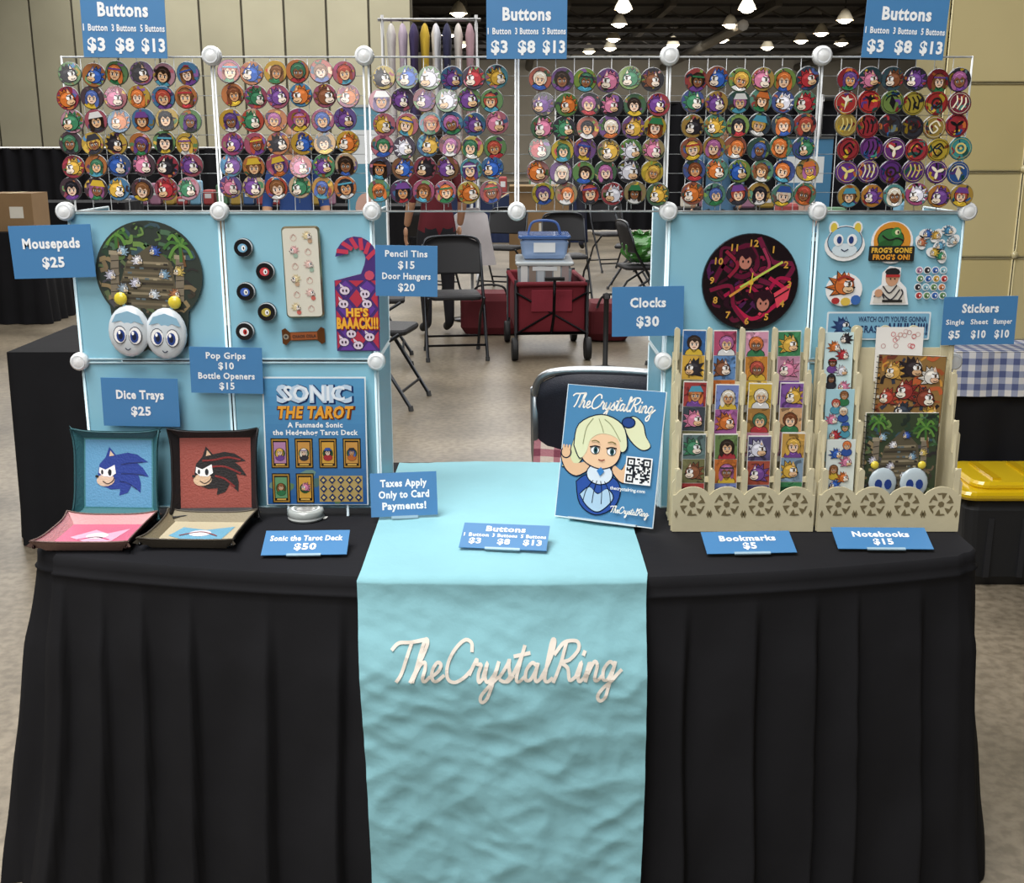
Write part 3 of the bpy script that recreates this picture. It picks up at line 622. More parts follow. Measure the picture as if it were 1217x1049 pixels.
# ---------------- stickers
def stickers():
    s=1/567
    def new(u,v): 
        mb=MB(); mb.mat='print'; mb.T=frame(at(u,v,PY-.0032)); return mb
    W='#ececec'
    mb=new(1004,287); mb.ell(0,-4*s,24*s,19*s,.0008,W,20); mb.ell(0,4*s,20*s,15*s,.0008+E*.5,W,20)
    for q in(-1,1): mb.ell(q*14*s,16*s,6*s,8*s,.0008,W,10); mb.ell(q*14*s,16*s,4*s,6*s,.0015,'#d8c048',10)
    mb.ell(0,0,21*s,18*s,.0014,'#2a4060',20); mb.ell(0,0,20*s,17*s,.0017,'#88b8d0',20); mb.ell(0,-10*s,15*s,8*s,.002,'#d0dee6',14)
    for q in(-1,1): mb.ell(q*8*s,2*s,6*s,7*s,.0026,W,12); mb.ell(q*7*s,2*s,3*s,4.5*s,.0032,'#203a78',10)
    mb.stroke([(-4*s,-9*s),(0,-11*s),(4*s,-9*s)],1.2*s,.003,'#203050')
    mb.build('sticker')
    mb=new(1060,288); mb.ell(0,0,25*s,25*s,.0008,W,24); mb.ell(0,2*s,22*s,22*s,.0014,'#d89030',24); mb.ell(-2*s,4*s,16*s,13*s,.0018,OUT,16); mb.ell(-2*s,4*s,15*s,12*s,.002,'#35703c',16); mb.ell(4*s,12*s,6*s,6*s,.0026,'#408844',10);mb.ell(5*s,12*s,3*s,3*s,.0032,'#e8e4b8',8); mb.ell(6*s,12*s,1.2*s,2*s,.0036,OUT,6)
    mb.stroke([(-12*s,8*s),(-4*s,3*s),(6*s,5*s),(13*s,2*s)],1.6*s,.003,OUT)
    mb.ell(-8*s,-2*s,10*s,5*s,.0026,'#28582c',10,.4); mb.rrect(-27*s,-22*s,27*s,-4*s,.003,.0034,'#202020'); mb.text("FROG'S GONE",0,-9*s,5.5*s,.004,'#e0b040',48*s,.05); mb.text("FROG'S ON!",0,-17*s,5.5*s,.004,'#e09830',44*s,.05)
    mb.build('sticker')
    mb=new(1112,290)
    for i,(x,y,c) in enumerate(((-12,12,'#3a68b0'),(0,10,'#c8a048'),(-18,2,'#b87050'),(14,16,'#4888b0'),(4,-2,'#68a0c0'),(8,-14,'#3a8a60'),(-2,-10,'#d0b048'),(20,4,'#b0c0c8'))):
        mb.ell(x*s,y*s,9*s,6*s,.0008,W,12,i); spiky(mb,x*s,y*s,7*s,.0018+E*.2*i,c,'#e8d0b0',1 if i%2 else -1)
    mb.build('sticker')
    mb=new(1003,342); mb.ell(0,-2*s,22*s,20*s,.0008,W,20); spiky(mb,0,3*s,19*s,.0018,'#c86a2e','#e0c098',1); mb.stroke([(-8*s,10*s),(0,14*s),(10*s,10*s)],3*s,.0045,'#983028'); mb.ell(14*s,-14*s,6*s,6*s,.006,'#3a68b0',10); mb.ell(2*s,-16*s,6*s,5*s,.006,'#d8b850',10); mb.ell(-10*s,-15*s,5*s,4*s,.006,'#a83030',10)
    mb.build('sticker')
    mb=new(1057,342); mb.poly([(-22*s,-20*s),(24*s,-20*s),(20*s,0),(12*s,8*s),(12*s,24*s),(-2*s,26*s),(-10*s,18*s),(-10*s,4*s),(-20*s,-4*s)],.0008,W)
    mb.poly([(-19*s,-18*s),(21*s,-18*s),(16*s,-2*s),(6*s,6*s),(-8*s,2*s),(-16*s,-6*s)],.0014,'#d4d0c8'); mb.ell(2*s,12*s,8*s,10*s,.002,'#c89878',12); mb.ell(2*s,19*s,9*s,5*s,.0026,'#202024',10); mb.rect(-6*s,13*s,11*s,16*s,.0032,'#b03030')
    for q in([(-10,-4),(2,-14),(12,-2)],[(-8,2),(0,-6),(8,3)],[(-18,-10),(-10,-6),(-6,-12)],[(12,-14),(16,-6),(14,-2)]): mb.stroke([(a*s,b*s) for a,b in q],1.6*s,.0026,'#303038')
    mb.rect(-8*s,-17*s,16*s,-14*s,.0028,'#202020'); mb.ell(-13*s,-6*s,5*s,5*s,.003,'#c89878',8)
    for q in(-1,4): mb.ell(q*s+1*s,11*s,1*s,1*s,.0034,OUT,6)
    mb.build('sticker')
    mb=new(1106,337); 
    rng=random.Random(5)
    for j in range(4):
        for i in range(4):
            x=(-15+9.5*i+(j%2)*2)*s; y=(16-10*j)*s; mb.ell(x,y,4.6*s,4.6*s,.0008,W,12); mb.ell(x,y,3.6*s,3.6*s,.0014,rng.choice(['#3a68b0','#b84040','#c8a048','#689060','#b080a0','#303038','#c88050','#88b8c8']),10); mb.ell(x+s,y,1*s,1.3*s,.002,'#f4f4f4',6); mb.ell(x-s,y-s,.8*s,1*s,.002,OUT,6)
    mb.build('sticker_sheet')
    mb=new(1046,387); mb.rrect(-65*s,-17*s,60*s,17*s,.003,.0008,'#dce6ea'); mb.rrect(-63*s,-15*s,58*s,15*s,.0025,.0014,'#7aaecb')
    spiky(mb,-45*s,0,14*s,.002,'#284070','#7aaecb',1,False)
    mb.text("WATCH OUT! YOU'RE GONNA",14*s,8*s,6*s,.002,'#1f3560',82*s,.02); mb.text('CRASH!',-10*s,-4*s,8*s,.002,'#1f3560',32*s,.03); mb.text('AHHHH!!!',32*s,-4*s,13*s,.002,'#1f3560',50*s,.05)
    mb.build('bumper_sticker')
stickers()
# ---------------- tarot display board (hung on the blue panel)
def tarot():
    mb=MB(); mb.mat='gloss'; w,h=.216,.276; zb=TZ+.030; Yb=PY-.036; x=at(377,588,Yb).x
    T0=frame(Vector((x,Yb,zb)),0,R(4)); mb.T=T0
    mb.prism([(-w/2-.003,-.002),(w/2+.003,-.002),(w/2+.003,h+.003),(-w/2-.003,h+.003)],-.004,-.001,'#dfe8ec')
    for q in(-1,1):
        mb.T=T0; mb.box(q*w*.32,h*.96,-.006,.012,.018,.010,'#c8d4da')
        mb.T=Matrix.Identity(4); mb.tube([(x+q*w*.32,Yb+.010,TZ+.05),(x+q*w*.32,PY-.004,TZ+.05)],.002,'#c8d4da',6,'paintedwire'); mb.tube([(x+q*w*.3,Yb+.004,TZ+.002),(x+q*w*.3,Yb+.006,zb+.01)],.003,'#a8b8c0',6,'paintedwire')
    mb.T=T0
    for i in range(14):
        f=i/13; c=tuple(C('#2c5a92')[k]*(1-f)+C('#5592bc')[k]*f for k in range(3)); mb.rect(-w/2,h*i/14,w/2,h*(i+1)/14,0,c)
    rng=random.Random(12)
    for i in range(10): mb.ell(rng.uniform(-.4,.4)*w,h*rng.uniform(.04,.24),.02,.01,E*.3,rng.choice(['#5a7a58','#6a8a80','#4a6a68']),8,rng.random())
    mb.text('SONIC',.002,h*.875,.034,E,'#183060',w*.78,.085); mb.text('SONIC',0,h*.88,.034,2*E,'#b8cce0',w*.75,.05)
    mb.text('SONIC',0,h*.884,.030,2.6*E,'#dfe6ee',w*.72,.02)
    mb.text('THE TAROT',.0,h*.73,.024,E,'#6a3010',w*.78,.08,shear=.15); mb.text('THE TAROT',-.001,h*.735,.024,2*E,'#e09c38',w*.75,.045,shear=.15)
    mb.text('A Fanmade Sonic',0,h*.635,.0105,E,'#eeeeee',w*.62,.03); mb.text('the Hedgehog Tarot Deck',0,h*.575,.0105,E,'#eeeeee',w*.86,.03)
    cols=['#c89840','#5090b0','#b05040','#609068','#a87aa0','#c08c48']
    for j,(ny,ys_) in enumerate(((4,.41),(2,.13))):
        for i in range(ny):
            x_=-w*.36+i*w*.24; y=h*ys_; cw,chh=.0195,.033
            mb.rect(x_-cw,y-chh,x_+cw,y+chh,E,'#1a1410'); mb.rect(x_-cw*.88,y-chh*.93,x_+cw*.88,y+chh*.93,2*E,'#a88038'); mb.rect(x_-cw*.76,y-chh*.84,x_+cw*.76,y+chh*.84,2.4*E,'#241a14')
            mb.rect(x_-cw*.66,y-chh*.66,x_+cw*.66,y+chh*.74,3*E,rng.choice(cols)); mb.clip=('r',x_-cw*.66,y-chh*.66,x_+cw*.66,y+chh*.74); mb.ell(x_,y,cw*.6,cw*.6,3.2*E,'#305030'); figure(mb,x_,y+.002,.014,3.8*E,rng); mb.clip=None
            mb.rect(x_-cw*.5,y-chh*.8,x_+cw*.5,y-chh*.7,3*E,'#c8a050')
    x0,x1,y0,y1=.005,w*.46,h*.02,h*.23; mb.rect(x0,y0,x1,y1,E,'#b09860')
    for i in range(5):
        for j in range(3):
            cx=x0+(i+.5)*(x1-x0)/5; cy=y0+(j+.5)*(y1-y0)/3; mb.poly([(cx,cy+.009),(cx+.008,cy),(cx,cy-.009),(cx-.008,cy)],2*E,'#1f3460'); mb.poly([(cx,cy+.004),(cx+.004,cy),(cx,cy-.004),(cx-.004,cy)],3*E,'#d0b870')
    mb.build('tarot_deck_poster_board')
tarot()
# ---------------- dice trays
def tray(name,T,s,h,outc,inc,art,snap='#202020',sidec=None):
    mb=MB(); mb.T=T; mb.mat='leather'; a=s/2; f=.013
    mb.prism([(-a,-a),(a,-a),(a,a),(-a,a)],0,.003,outc); mb.rect(-a,-a,a,a,.0034,inc)
    cs=[(-1,-1),(1,-1),(1,1),(-1,1)]
    for i in range(4):
        p,q=cs[i],cs[(i+1)%4]; mx,my=(p[0]+q[0])/2,(p[1]+q[1])/2
        nn=10;A=[];Bt=[]
        for k in range(nn+1):
            t=k/nn; bx=(p[0]*(1-t)+q[0]*t)*a; by=(p[1]*(1-t)+q[1]*t)*a
            e=abs(2*t-1)**4; fl=f+.007*e
            tx=(p[0]*(1-t)+q[0]*t)*(a+fl); ty=(p[1]*(1-t)+q[1]*t)*(a+fl)
            if mx!=0: tx=mx*(a+fl)
            else: ty=my*(a+fl)
            A.append((bx,by,.003)); Bt.append((tx,ty,h+.005*e))
        vs=A+Bt; mb.add(vs,[[k,k+1,nn+2+k,nn+1+k] for k in range(nn)],sidec or dark(outc,1.15),None)
        vs2=[(x+mx*.003,y+my*.003,z-.001) for x,y,z in vs]; mb.add(vs2,[[k,k+1,nn+2+k,nn+1+k] for k in range(nn)],outc)
        mb.tube(Bt,.0018,dark(outc,.8),6)
    for x,y in cs:
        c=a+f; mb.add([(x*(a+.002),y*(a+.002),.006),(x*(c+.004),y*(c+.004),h+.004),(x*(c+.014),y*(c+.014),h*.85),(x*(a+.014),y*(a+.014),.01)],[[0,1,2,3]],outc)
        mb.ball(x*(c+.003),y*(c+.003),h*.6,.004,.004,.004,snap,'metal',8,6)
    art(mb,a); return mb.build(name)
def art1(mb,a): mb.rect(-a*.96,-a*.96,a*.96,a*.96,.0037,'#5f9cc4'); profile(mb,a*.88,.0043,'#1f3c90','#d8c0a8')
def art2(mb,a): profile(mb,a*.88,.0043,'#181214','#d8b898','#7a1c1c')
def art3(mb,a): mb.poly([(-a*.7,-a*.1),(-a*.2,a*.5),(a*.2,a*.2),(a*.7,a*.6),(a*.5,-a*.4),(0,-a*.6)],.004,'#e8a8c0'); mb.ell(0,0,a*.3,a*.25,.0046,'#ecd4dc'); mb.stroke([(-a*.4,-a*.3),(0,-a*.1),(a*.4,-a*.3)],a*.06,.0046,'#c84878')
def art4(mb,a): mb.poly([(-a*.8,-a*.2),(-a*.6,a*.5),(a*.1,a*.3),(a*.8,a*.6),(a*.7,-a*.4),(0,-a*.7)],.004,'#6aa4c0'); mb.ell(0,0,a*.3,a*.25,.0046,'#dcdce4'); mb.stroke([(-a*.5,-a*.2),(0,a*.1),(a*.5,-a*.2)],a*.05,.0052,'#8a3838')
for (nm,u,Yb,oc,ic,ar,yw) in(('dice_tray',141,PY-.055,'#2c5f66','#3f828a',art1,-3),('dice_tray',257,PY-.05,'#1c1a1c','#97493f',art2,2)):
    x=at(u,600,Yb).x
    T=frame(Vector((x,Yb,TZ+.014)),R(yw),R(12))@Matrix.Translation((0,.088,0))
    tray(nm,T,.152,.020,oc,ic,ar)
for (u,v,oc,ic,ar,yw,sn,sd) in((116,640,'#7a6058','#c86480',art3,0,'#403030','#d09a9c'),(238,637,'#5a5348','#bfb498',art4,-2,'#404040','#8a8068')):
    p=onz(u,v,TZ); T=Matrix.Translation((p.x,p.y,TZ+.002))@Matrix.Rotation(R(yw),4,'Z')
    tray('dice_tray',T,.154,.022,oc,ic,ar,sn,sd)
def tape():
    p=onz(364,616,TZ); mb=MB(); mb.T=Matrix.Translation((p.x,p.y,TZ+.001))
    mb.lathe([(.034,0),(.039,.001),(.039,.020),(.036,.023),(.022,.023),(.020,.020),(.020,.002),(.022,0)],0,0,0,'#a8aeac',32,'gloss')
    mb.lathe([(.020,.002),(.018,.002),(.018,.021),(.020,.021)],0,0,0,'#e8e8e6',32,'gloss'); mb.lathe([(.031,.0235),(.026,.0235)],0,0,0,'#e4e8e6',32,'gloss'); mb.lathe([(.0395,.004),(.0395,.008)],0,0,0,'#dfe4e2',32,'gloss')
    mb.add([(.03,-.01,.002),(.044,-.008,.001),(.046,.008,.001),(.032,.01,.002)],[[0,1,2,3]],'#e8e8e4','gloss')
    mb.build('tape_roll')
tape()
def tcard(name,u,v,w,h,lean,yaw,lines,zb=TZ+.008):
    b=onz(u,v,zb); T=frame(b,R(yaw),R(lean),0); c=T@Vector((0,h/2,0))
    return sign(name,0,0,w,h,lines,pos=c,yaw=yaw,lean=lean,strut=False,stand=True)
tcard('price_sign',361,659,.168,.076,70,2,[('Sonic the Tarot Deck',.17,.2,0,.86),('$50',-.17,.24,0,.3)])
tcard('price_sign',597,652,.175,.080,71,-7,[('Buttons',.28,.2,0,.5),(['1 Button','3 Buttons','5 Buttons'],.02,.13,[-.33,0,.33],.29),(['$3','$8','$13'],-.22,.2,[-.33,0,.33],.28)],zb=TZ+.015)
tcard('price_sign',894,657,.18,.068,70,3,[('Bookmarks',.17,.23,0,.7),('$5',-.17,.26,0,.2)])
tcard('price_sign',1053,652,.19,.068,70,-1,[('Notebooks',.17,.23,0,.7),('$15',-.17,.25,0,.25)])
tcard('price_sign',481,613,.143,.094,17,8,[('Taxes Apply',.26,.155,0,.7),('Only to Card',0,.155,0,.76),('Payments!',-.26,.155,0,.66)],zb=TZ+.015)
# ---------------- character poster in acrylic stand
def poster():
    bl=onz(660,612,TZ+.014); br=onz(775,627,TZ+.014); mid=(bl+br)/2; yaw=math.atan2(br.y-bl.y,br.x-bl.x)
    w=.216;h=.284; mb=MB(); mb.mat='gloss'; mb.T=frame(mid,yaw,R(15),0)
    mb.prism([(-w/2-.002,-.002),(w/2+.002,-.002),(w/2+.002,h+.001),(-w/2-.002,h+.001)],-.003,-.001,'#d8e4ea')
    mb.rect(-w/2,0,w/2,h,0,'#4c82ab')
    mb.rect(-w/2,-.002,w/2,.0,.002,'#e8f0f4')
    mb.prism([(-w*.35,-.002),(w*.35,-.002),(w*.35,.002),(-w*.35,.002)],-.05,.012,'#c8d4da')
    k=w
    def p(x,y): return ((x-.5)*k,y*k)
    def O(kind,*a,z,c,o=.012,**kw):
        if kind=='e':
            x,y,rx,ry=a; X,Y=p(x,y); mb.ell(X,Y,(rx+o)*k,(ry+o)*k,z,'#162338',18); mb.ell(X,Y,rx*k,ry*k,z+E*.5,c,18)
        else:
            P=[Vector(p(*q)) for q in a[0]]
            P=catmull(P+[P[0]],4)[:-1]; cc=sum(P,Vector((0,0)))/len(P)
            mb.poly([tuple(cc+(q-cc)*(1+o*k/max((q-cc).length,1e-4))) for q in P],z,'#162338'); mb.poly([tuple(q) for q in P],z+E*.5,c)
    script_word(mb,'TheCrystalRing',-.004,1.16*k,.185,E,'#ece8e0',.2)
    z=E; HC='#d6d9b4'
    O('p',[(.6,.97),(.7,1.05),(.8,.99),(.84,.88),(.9,.78),(.82,.74),(.7,.82)],z=z,c=HC)
    O('e',.66,.99,.06,.045,z=z+E,c='#2a4684')
    O('e',.40,.80,.25,.22,z=z+E,c=HC)
    O('p',[(.14,.88),(.1,.7),(.08,.56),(.02,.5),(.12,.5),(.2,.56),(.24,.7)],z=z+E,c='#cfd3a8')
    O('e',.42,.25,.18,.12,z=z,c='#243f88')
    O('p',[(.19,.36),(.3,.44),(.54,.44),(.64,.34),(.6,.16),(.42,.06),(.25,.15)],z=z+2*E,c='#2f4f98')
    O('p',[(.24,.24),(.33,.32),(.42,.26),(.51,.32),(.58,.24),(.5,.13),(.42,.09),(.32,.14)],z=z+3*E,c='#a8c4da')
    X,Y=p(.42,.33)
    for q in(-.12,-.04,.04,.12): mb.stroke([(X+q*k*.5,Y+.06*k),(X+q*k,Y-.04*k),(X+q*k*1.2,Y-.16*k)],.008*k,z+4.2*E,'#162338')
    O('e',.42,.46,.13,.10,z=z+3*E,c='#d0dae4')
    O('p',[(.31,.5),(.18,.42),(.06,.48),(.0,.62),(.06,.66),(.14,.54),(.28,.57)],z=z+2*E,c='#dcb490')
    O('e',.05,.64,.045,.05,z=z+3*E,c='#dcb490')
    for q in(-.03,0,.03): X,Y=p(.05+q,.69); mb.ell(X,Y,.012*k,.03*k,z+4*E,'#dcb490',8)
    O('p',[(.54,.5),(.66,.40),(.78,.48),(.74,.6),(.68,.6),(.64,.52),(.56,.56)],z=z+2*E,c='#dcb490')
    O('p',[(.22,.74),(.23,.6),(.34,.53),(.46,.52),(.57,.58),(.61,.7),(.58,.86),(.3,.88)],z=z+4*E,c='#e4bf9c')
    O('p',[(.13,.72),(.16,.93),(.38,1.04),(.6,.96),(.67,.76),(.62,.7),(.57,.82),(.42,.86),(.3,.8),(.26,.66),(.2,.6)],z=z+5*E,c=HC)
    for q in([(.3,1.0),(.24,.9),(.22,.74)],[(.42,1.0),(.5,.94),(.6,.8)],[(.36,1.0),(.4,.92),(.42,.87)]): mb.stroke([p(*a) for a in q],.008*k,z+6.5*E,'#8f9470')
    for x in(.35,.52):
        O('e',x,.69,.042,.035,z=z+5.8*E,c='#f0f0f0',o=.006); X,Y=p(x+.008,.69); mb.ell(X,Y,.022*k,.034*k,z+7.4*E,'#285058'); mb.ell(X,Y,.01*k,.018*k,z+8*E,'#0c1c20',8)
        X,Y=p(x,.725); mb.stroke([(X-.05*k,Y-.008*k),(X,Y+.006*k),(X+.05*k,Y)],.013*k,z+9*E,'#202028')
        X,Y=p(x,.775); mb.stroke([(X-.04*k,Y),(X,Y+.01*k),(X+.04*k,Y-.004*k)],.01*k,z+9*E,'#70683a')
    X,Y=p(.43,.6); mb.stroke([(X-.03*k,Y),(X,Y-.006*k),(X+.03*k,Y+.004*k)],.01*k,z+9*E,'#803028')
    X,Y=p(.43,.49); mb.poly([(X,Y+.04*k),(X+.04*k,Y),(X,Y-.05*k),(X-.04*k,Y)],z+8*E,'#3a7ab8')
    x0,y0=p(.68,.40); q=.265*k; mb.rect(x0,y0,x0+q,y0+q,z+9*E,'#ececec'); rng=random.Random(2);n=15
    for i in range(n):
        for j in range(n):
            c=q*.9/n; xx=x0+q*.05+i*c; yy=y0+q*.05+j*c
            ii=min(i,n-1-i); jj=min(j,n-1-j); cor=ii<5 and jj<5 and not(i>n-6 and j<5)
            on=(rng.random()<.5) if not cor else ((max(abs(ii-2),abs(jj-2))!=1) and max(abs(ii-2),abs(jj-2))<3)
            if on: mb.rect(xx,yy,xx+c,yy+c,z+10*E,'#20242c')
    X,Y=p(.76,.34); mb.text('thecrystalring.com',X-.008,Y,.007,z+9*E,'#f0f0ec',.09,.015)
    X,Y=p(.80,.13); script_word(mb,'TheCrystalRing',X-.008,Y,.085,z+9*E,'#f0ece4',.25)
    mb.build('character_poster_stand')
poster()
# ---------------- racks
WOOD='#cdc4a4'
def rack(uc):
    b=onz(uc,631,TZ+.002); x0=b.x; y0=2.276
    mb=MB(); mb.mat='wood'
    base=frame(Vector((x0,y0,TZ+.002)))
    def divider(xc,th=.004):
        M=base@Matrix.Translation((xc,0,0))@Matrix.Rotation(R(90),4,'Y')
        pr=[(0,0)]
        for d,hh in((0,.135),(.034,.23),(.068,.325),(.100,.415)):
            pr+=[(d,hh-.012),(d+.003,hh-.003),(d+.010,hh),(d+.017,hh-.004),(d+.021,hh-.02)]
        pr+=[(.118,.38),(.122,0)]
        mb.T=M; mb.prism(pr,-th/2,th/2,WOOD)
        for d,hh in((-.002,.135),(.032,.23),(.066,.325),(.098,.415)):
            mb.T=base; mb.prism(rr(xc-.006,hh-.07,xc+.006,hh,.0058),-d-.003,-d,WOOD)
    mb.T=base
    return mb,base,divider
def lattice(mb,base,w):
    mb.T=base; n=4; cw=w/n
    out=[(-w/2-.005,0),(w/2+.005,0),(w/2+.005,.08)]
    m=48
    for i in range(m+1):
        x=w/2-w*i/m; ph=(i/m*n)%1; y=.080+.018*max(0,math.sin(math.pi*ph))**.7
        out.append((x,y))
    out.append((-w/2-.005,.08))
    mb.prism(out,0,.004,WOOD)
    HOLE_SHADE='#74684a'  # no real holes: shade inside the cutouts is painted as dark shapes
    for i in range(n):
        cx=-w/2+cw*(i+.5); cy=.060; r=.027
        for k in range(6):
            a=R(60*k+6); b=R(60*k+54); am=R(60*k+30)
            f=lambda q,t:(cx+q*r*math.cos(t),cy+q*r*math.sin(t))
            mb.poly([f(.40,a+.15),f(.62,a+.02),f(.98,a),f(.93,am),f(.96,b),f(.8,b-.1),f(.78,am),f(.58,a+.35)],.0046,HOLE_SHADE)
        mb.poly([(cx+.26*r*math.cos(R(60*k+20)),cy+.26*r*math.sin(R(60*k+20))) for k in range(6)],.0046,HOLE_SHADE)
        for q in(-1,1):
            X=cx+q*cw*.5*.93
            mb.poly([(X-.004,cy-.022),(X,cy-.012),(X+.004,cy-.022),(X,cy-.03)],.0046,HOLE_SHADE)
def flanges(mb,base,steps):
    for d,hh,ww in steps:
        for q in(-1,1):
            mb.T=base; x=q*ww/2
            P=[(x,0),(x+q*.006,0),(x+q*.006,hh-.03),(x+q*.001,hh-.022),(x+q*.001,hh),(x-q*.006,hh),(x-q*.006,0)]
            mb.prism(P,-d-.004,-d,WOOD)
def tiles(mb,x0,x1,ylist,cols,rng,z=.0012):
    for (ya,yb),c in zip(ylist,cols):
        mb.rect(x0,ya,x1,yb,z,c); mb.clip=('r',x0,ya,x1,yb); r=(x1-x0)*.5
        for q in range(7): 
            a=rng.random()*6.28; X=(x0+x1)/2+rng.uniform(-1,1)*r; Y=(ya+yb)/2+rng.uniform(-1,1)*r
            mb.stroke([(X,Y),(X+.4*r*math.cos(a),Y+.4*r*math.sin(a)),(X+.8*r*math.cos(a+.6),Y+.8*r*math.sin(a+.6))],r*rng.uniform(.08,.35),z+E*(.3+.08*q),dark(c,rng.choice([.4,.7,1.3])))
        figure(mb,(x0+x1)/2+rng.uniform(-.15,.15)*r,(ya+yb)/2-.1*r,r*1.15,z+E*1.2,rng); mb.clip=None
def rack1():
    mb,base,div=rack(882)
    cw=.0685; xs=[-.137+cw*i for i in range(5)]
    for x in xs: div(x)
    mb.T=base
    mb.prism([(-.143,0),(.143,0),(.143,.36),(-.143,.36)],-.120,-.116,WOOD)
    mb.prism([(-.145,0),(.145,0),(.145,.004),(-.145,.004)],-.12,0,WOOD)
    lattice(mb,base,.286); flanges(mb,base,((.002,.135,.288),(.036,.23,.286),(.07,.33,.282)))
    for d,z in((.03,.11),(.064,.2),(.098,.3)): mb.T=base; mb.prism([(-.137,z-.012),(.137,z-.012),(.137,z),(-.137,z)],-d-.003,-d,WOOD)
    rng=random.Random(21)
    CO=[['#2e5a90','#c8a040','#983838','#38404a','#5a7070','#6a6a48'],['#a84868','#5a80b0','#7080b8','#985890','#607848','#b8682e'],['#c890a8','#b87a30','#c8a840','#987038','#504a70','#984838'],['#3a7a50','#b08098','#7a5098','#c09870','#b89048','#7890a8']]
    for ci in range(4):
        xc=(xs[ci]+xs[ci+1])/2; bw=.0245
        for ti,(d,zb,top) in enumerate(((.094,.235,.408),(.060,.135,.305),(.026,.035,.202))):
            T=base@Matrix.Translation((xc,zb,-d))@Matrix.Rotation(R(-3),4,'X')@Matrix.Rotation(R(rng.uniform(-1.5,1.5)),4,'Z'); mb.T=T; mb.mat='print'
            hh=top-zb+rng.uniform(-.006,.006)
            for k in range(4): mb.prism([(-bw,0),(bw,0),(bw,hh),(-bw,hh)],-.001*k-.0008,-.001*k,'#dcdcd8')
            seg=[(hh-.001-(j+1)*.052,hh-.002-j*.052) for j in range(3)]
            cc=CO[ci][ti*2:ti*2+2]+[rng.choice(CO[ci])]
            tiles(mb,-bw+.001,bw-.001,seg,cc,rng,.0006)
            mb.mat='wood'
    mb.build('bookmark_display_rack')
rack1()
def rack2():
    mb,base,div=rack(1054)
    for x in(-.137,-.062,.137): div(x,.005)
    mb.T=base
    mb.prism([(-.143,0),(.143,0),(.143,.37),(-.143,.37)],-.120,-.116,WOOD); mb.prism([(-.145,0),(.145,0),(.145,.004),(-.145,.004)],-.12,0,WOOD)
    for q in(-1,1):
        P=[(q*.118,0),(q*.146,0),(q*.146,.19),(q*.140,.2),(q*.140,.29),(q*.134,.3),(q*.134,.385),(q*.126,.405),(q*.118,.385)]
        mb.prism(P,-.112,-.107,WOOD)
    for x in(-.06,.0,.06): mb.prism(rr(x-.012,.36,x+.012,.418,.011),-.1165,-.113,WOOD)
    lattice(mb,base,.286); flanges(mb,base,((.002,.135,.288),(.036,.23,.286),(.07,.33,.282)))
    rng=random.Random(33); mb.mat='print'
    for ti,(d,zb,top) in enumerate(((.094,.235,.405),(.060,.135,.29),(.026,.035,.19))):
        T=base@Matrix.Translation((-.099,zb,-d))@Matrix.Rotation(R(-3),4,'X'); mb.T=T; hh=top-zb
        mb.prism([(-.03,0),(.03,0),(.03,hh),(-.03,hh)],-.003,0,('#c4dce0','#a0c8d4','#d0d8d4')[ti])
        for j in range(9):
            x=(-.011 if j%2 else .011)+rng.uniform(-.003,.003); y=hh-.014-.017*(j)
            if y<.01: break
            figure(mb,x,y,.0165,.001+E*.8*(j%3),rng)
    mb.T=base@Matrix.Translation((.03,.3,-.104))@Matrix.Rotation(R(-3),4,'X')
    mb.prism([(-.05,0),(.05,0),(.05,.115),(-.05,.115)],-.001,0,'#e4e2de')
    for i in range(16): mb.ring(rng.uniform(-.042,.042),rng.uniform(.07,.107),.004,.0052,E,rng.choice(['#c85860','#d0a8a0','#b88080']),10)
    def nb(T,w,h,seed,scene):
        mb.T=T
        mb.prism([(-w/2,0),(w/2,0),(w/2,h),(-w/2,h)],-.009,-.001,'#dcd8cc'); mb.prism([(-w/2,0),(w/2,0),(w/2,h),(-w/2,h)],-.001,0,'#202024'); mb.rect(-w/2+.001,.001,w/2-.001,h-.001,E*.5,'#8a6a3c' if not scene else '#34402c')
        mb.clip=('r',-w/2+.001,.001,w/2-.001,h-.001)
        if scene: temple(mb,0,h*.56,w*1.05,h*.98,E,seed)
        else:
            r2=random.Random(seed)
            for i in range(70):
                x=r2.uniform(-.5,.5)*w; y=r2.random()*h; a=r2.random()*6; mb.stroke([(x,y),(x+.012*math.cos(a),y+.012*math.sin(a)),(x+.024*math.cos(a+.6),y+.02*math.sin(a+.6))],r2.uniform(.003,.009),E*(1+.08*(i%7)),r2.choice(['#b85c34','#d0b890','#6a3828','#c8c0b0','#303848','#98502c','#241c1c','#c89040']))
            for x,y,r,c,mz in((-.28,.82,.026,'#c89a48','#e0c8a0'),(.02,.86,.03,'#2a2024','#d0a880'),(.3,.78,.026,'#d8d4cc','#d8b090'),(-.08,.62,.03,'#8a2e2a','#e8e0d0'),(-.34,.55,.024,'#a84030','#e8d8c0'),(.24,.55,.03,'#7a3828','#e8e0d0'),(-.1,.4,.026,'#303a48','#d8b090'),(.36,.38,.022,'#c8a040','#d8b090')): spiky(mb,x*w,y*h,r,E*2.5,c,mz,1 if x>0 else -1)
        mb.clip=None
        for i in range(18):
            y=h*(i+.5)/18; mb.tube([(-w/2-.003,y,-.004),(-w/2,y,.003),(-w/2+.005,y,.001)],.0008,'#303034',4,'metal')
    nb(base@Matrix.Translation((.045,.16,-.068))@Matrix.Rotation(R(-4),4,'X')@Matrix.Rotation(R(-2),4,'Z'),.142,.2,5,False)
    T=base@Matrix.Translation((.028,.035,-.028))@Matrix.Rotation(R(-4),4,'X')
    nb(T,.152,.21,6,True); mb.T=T
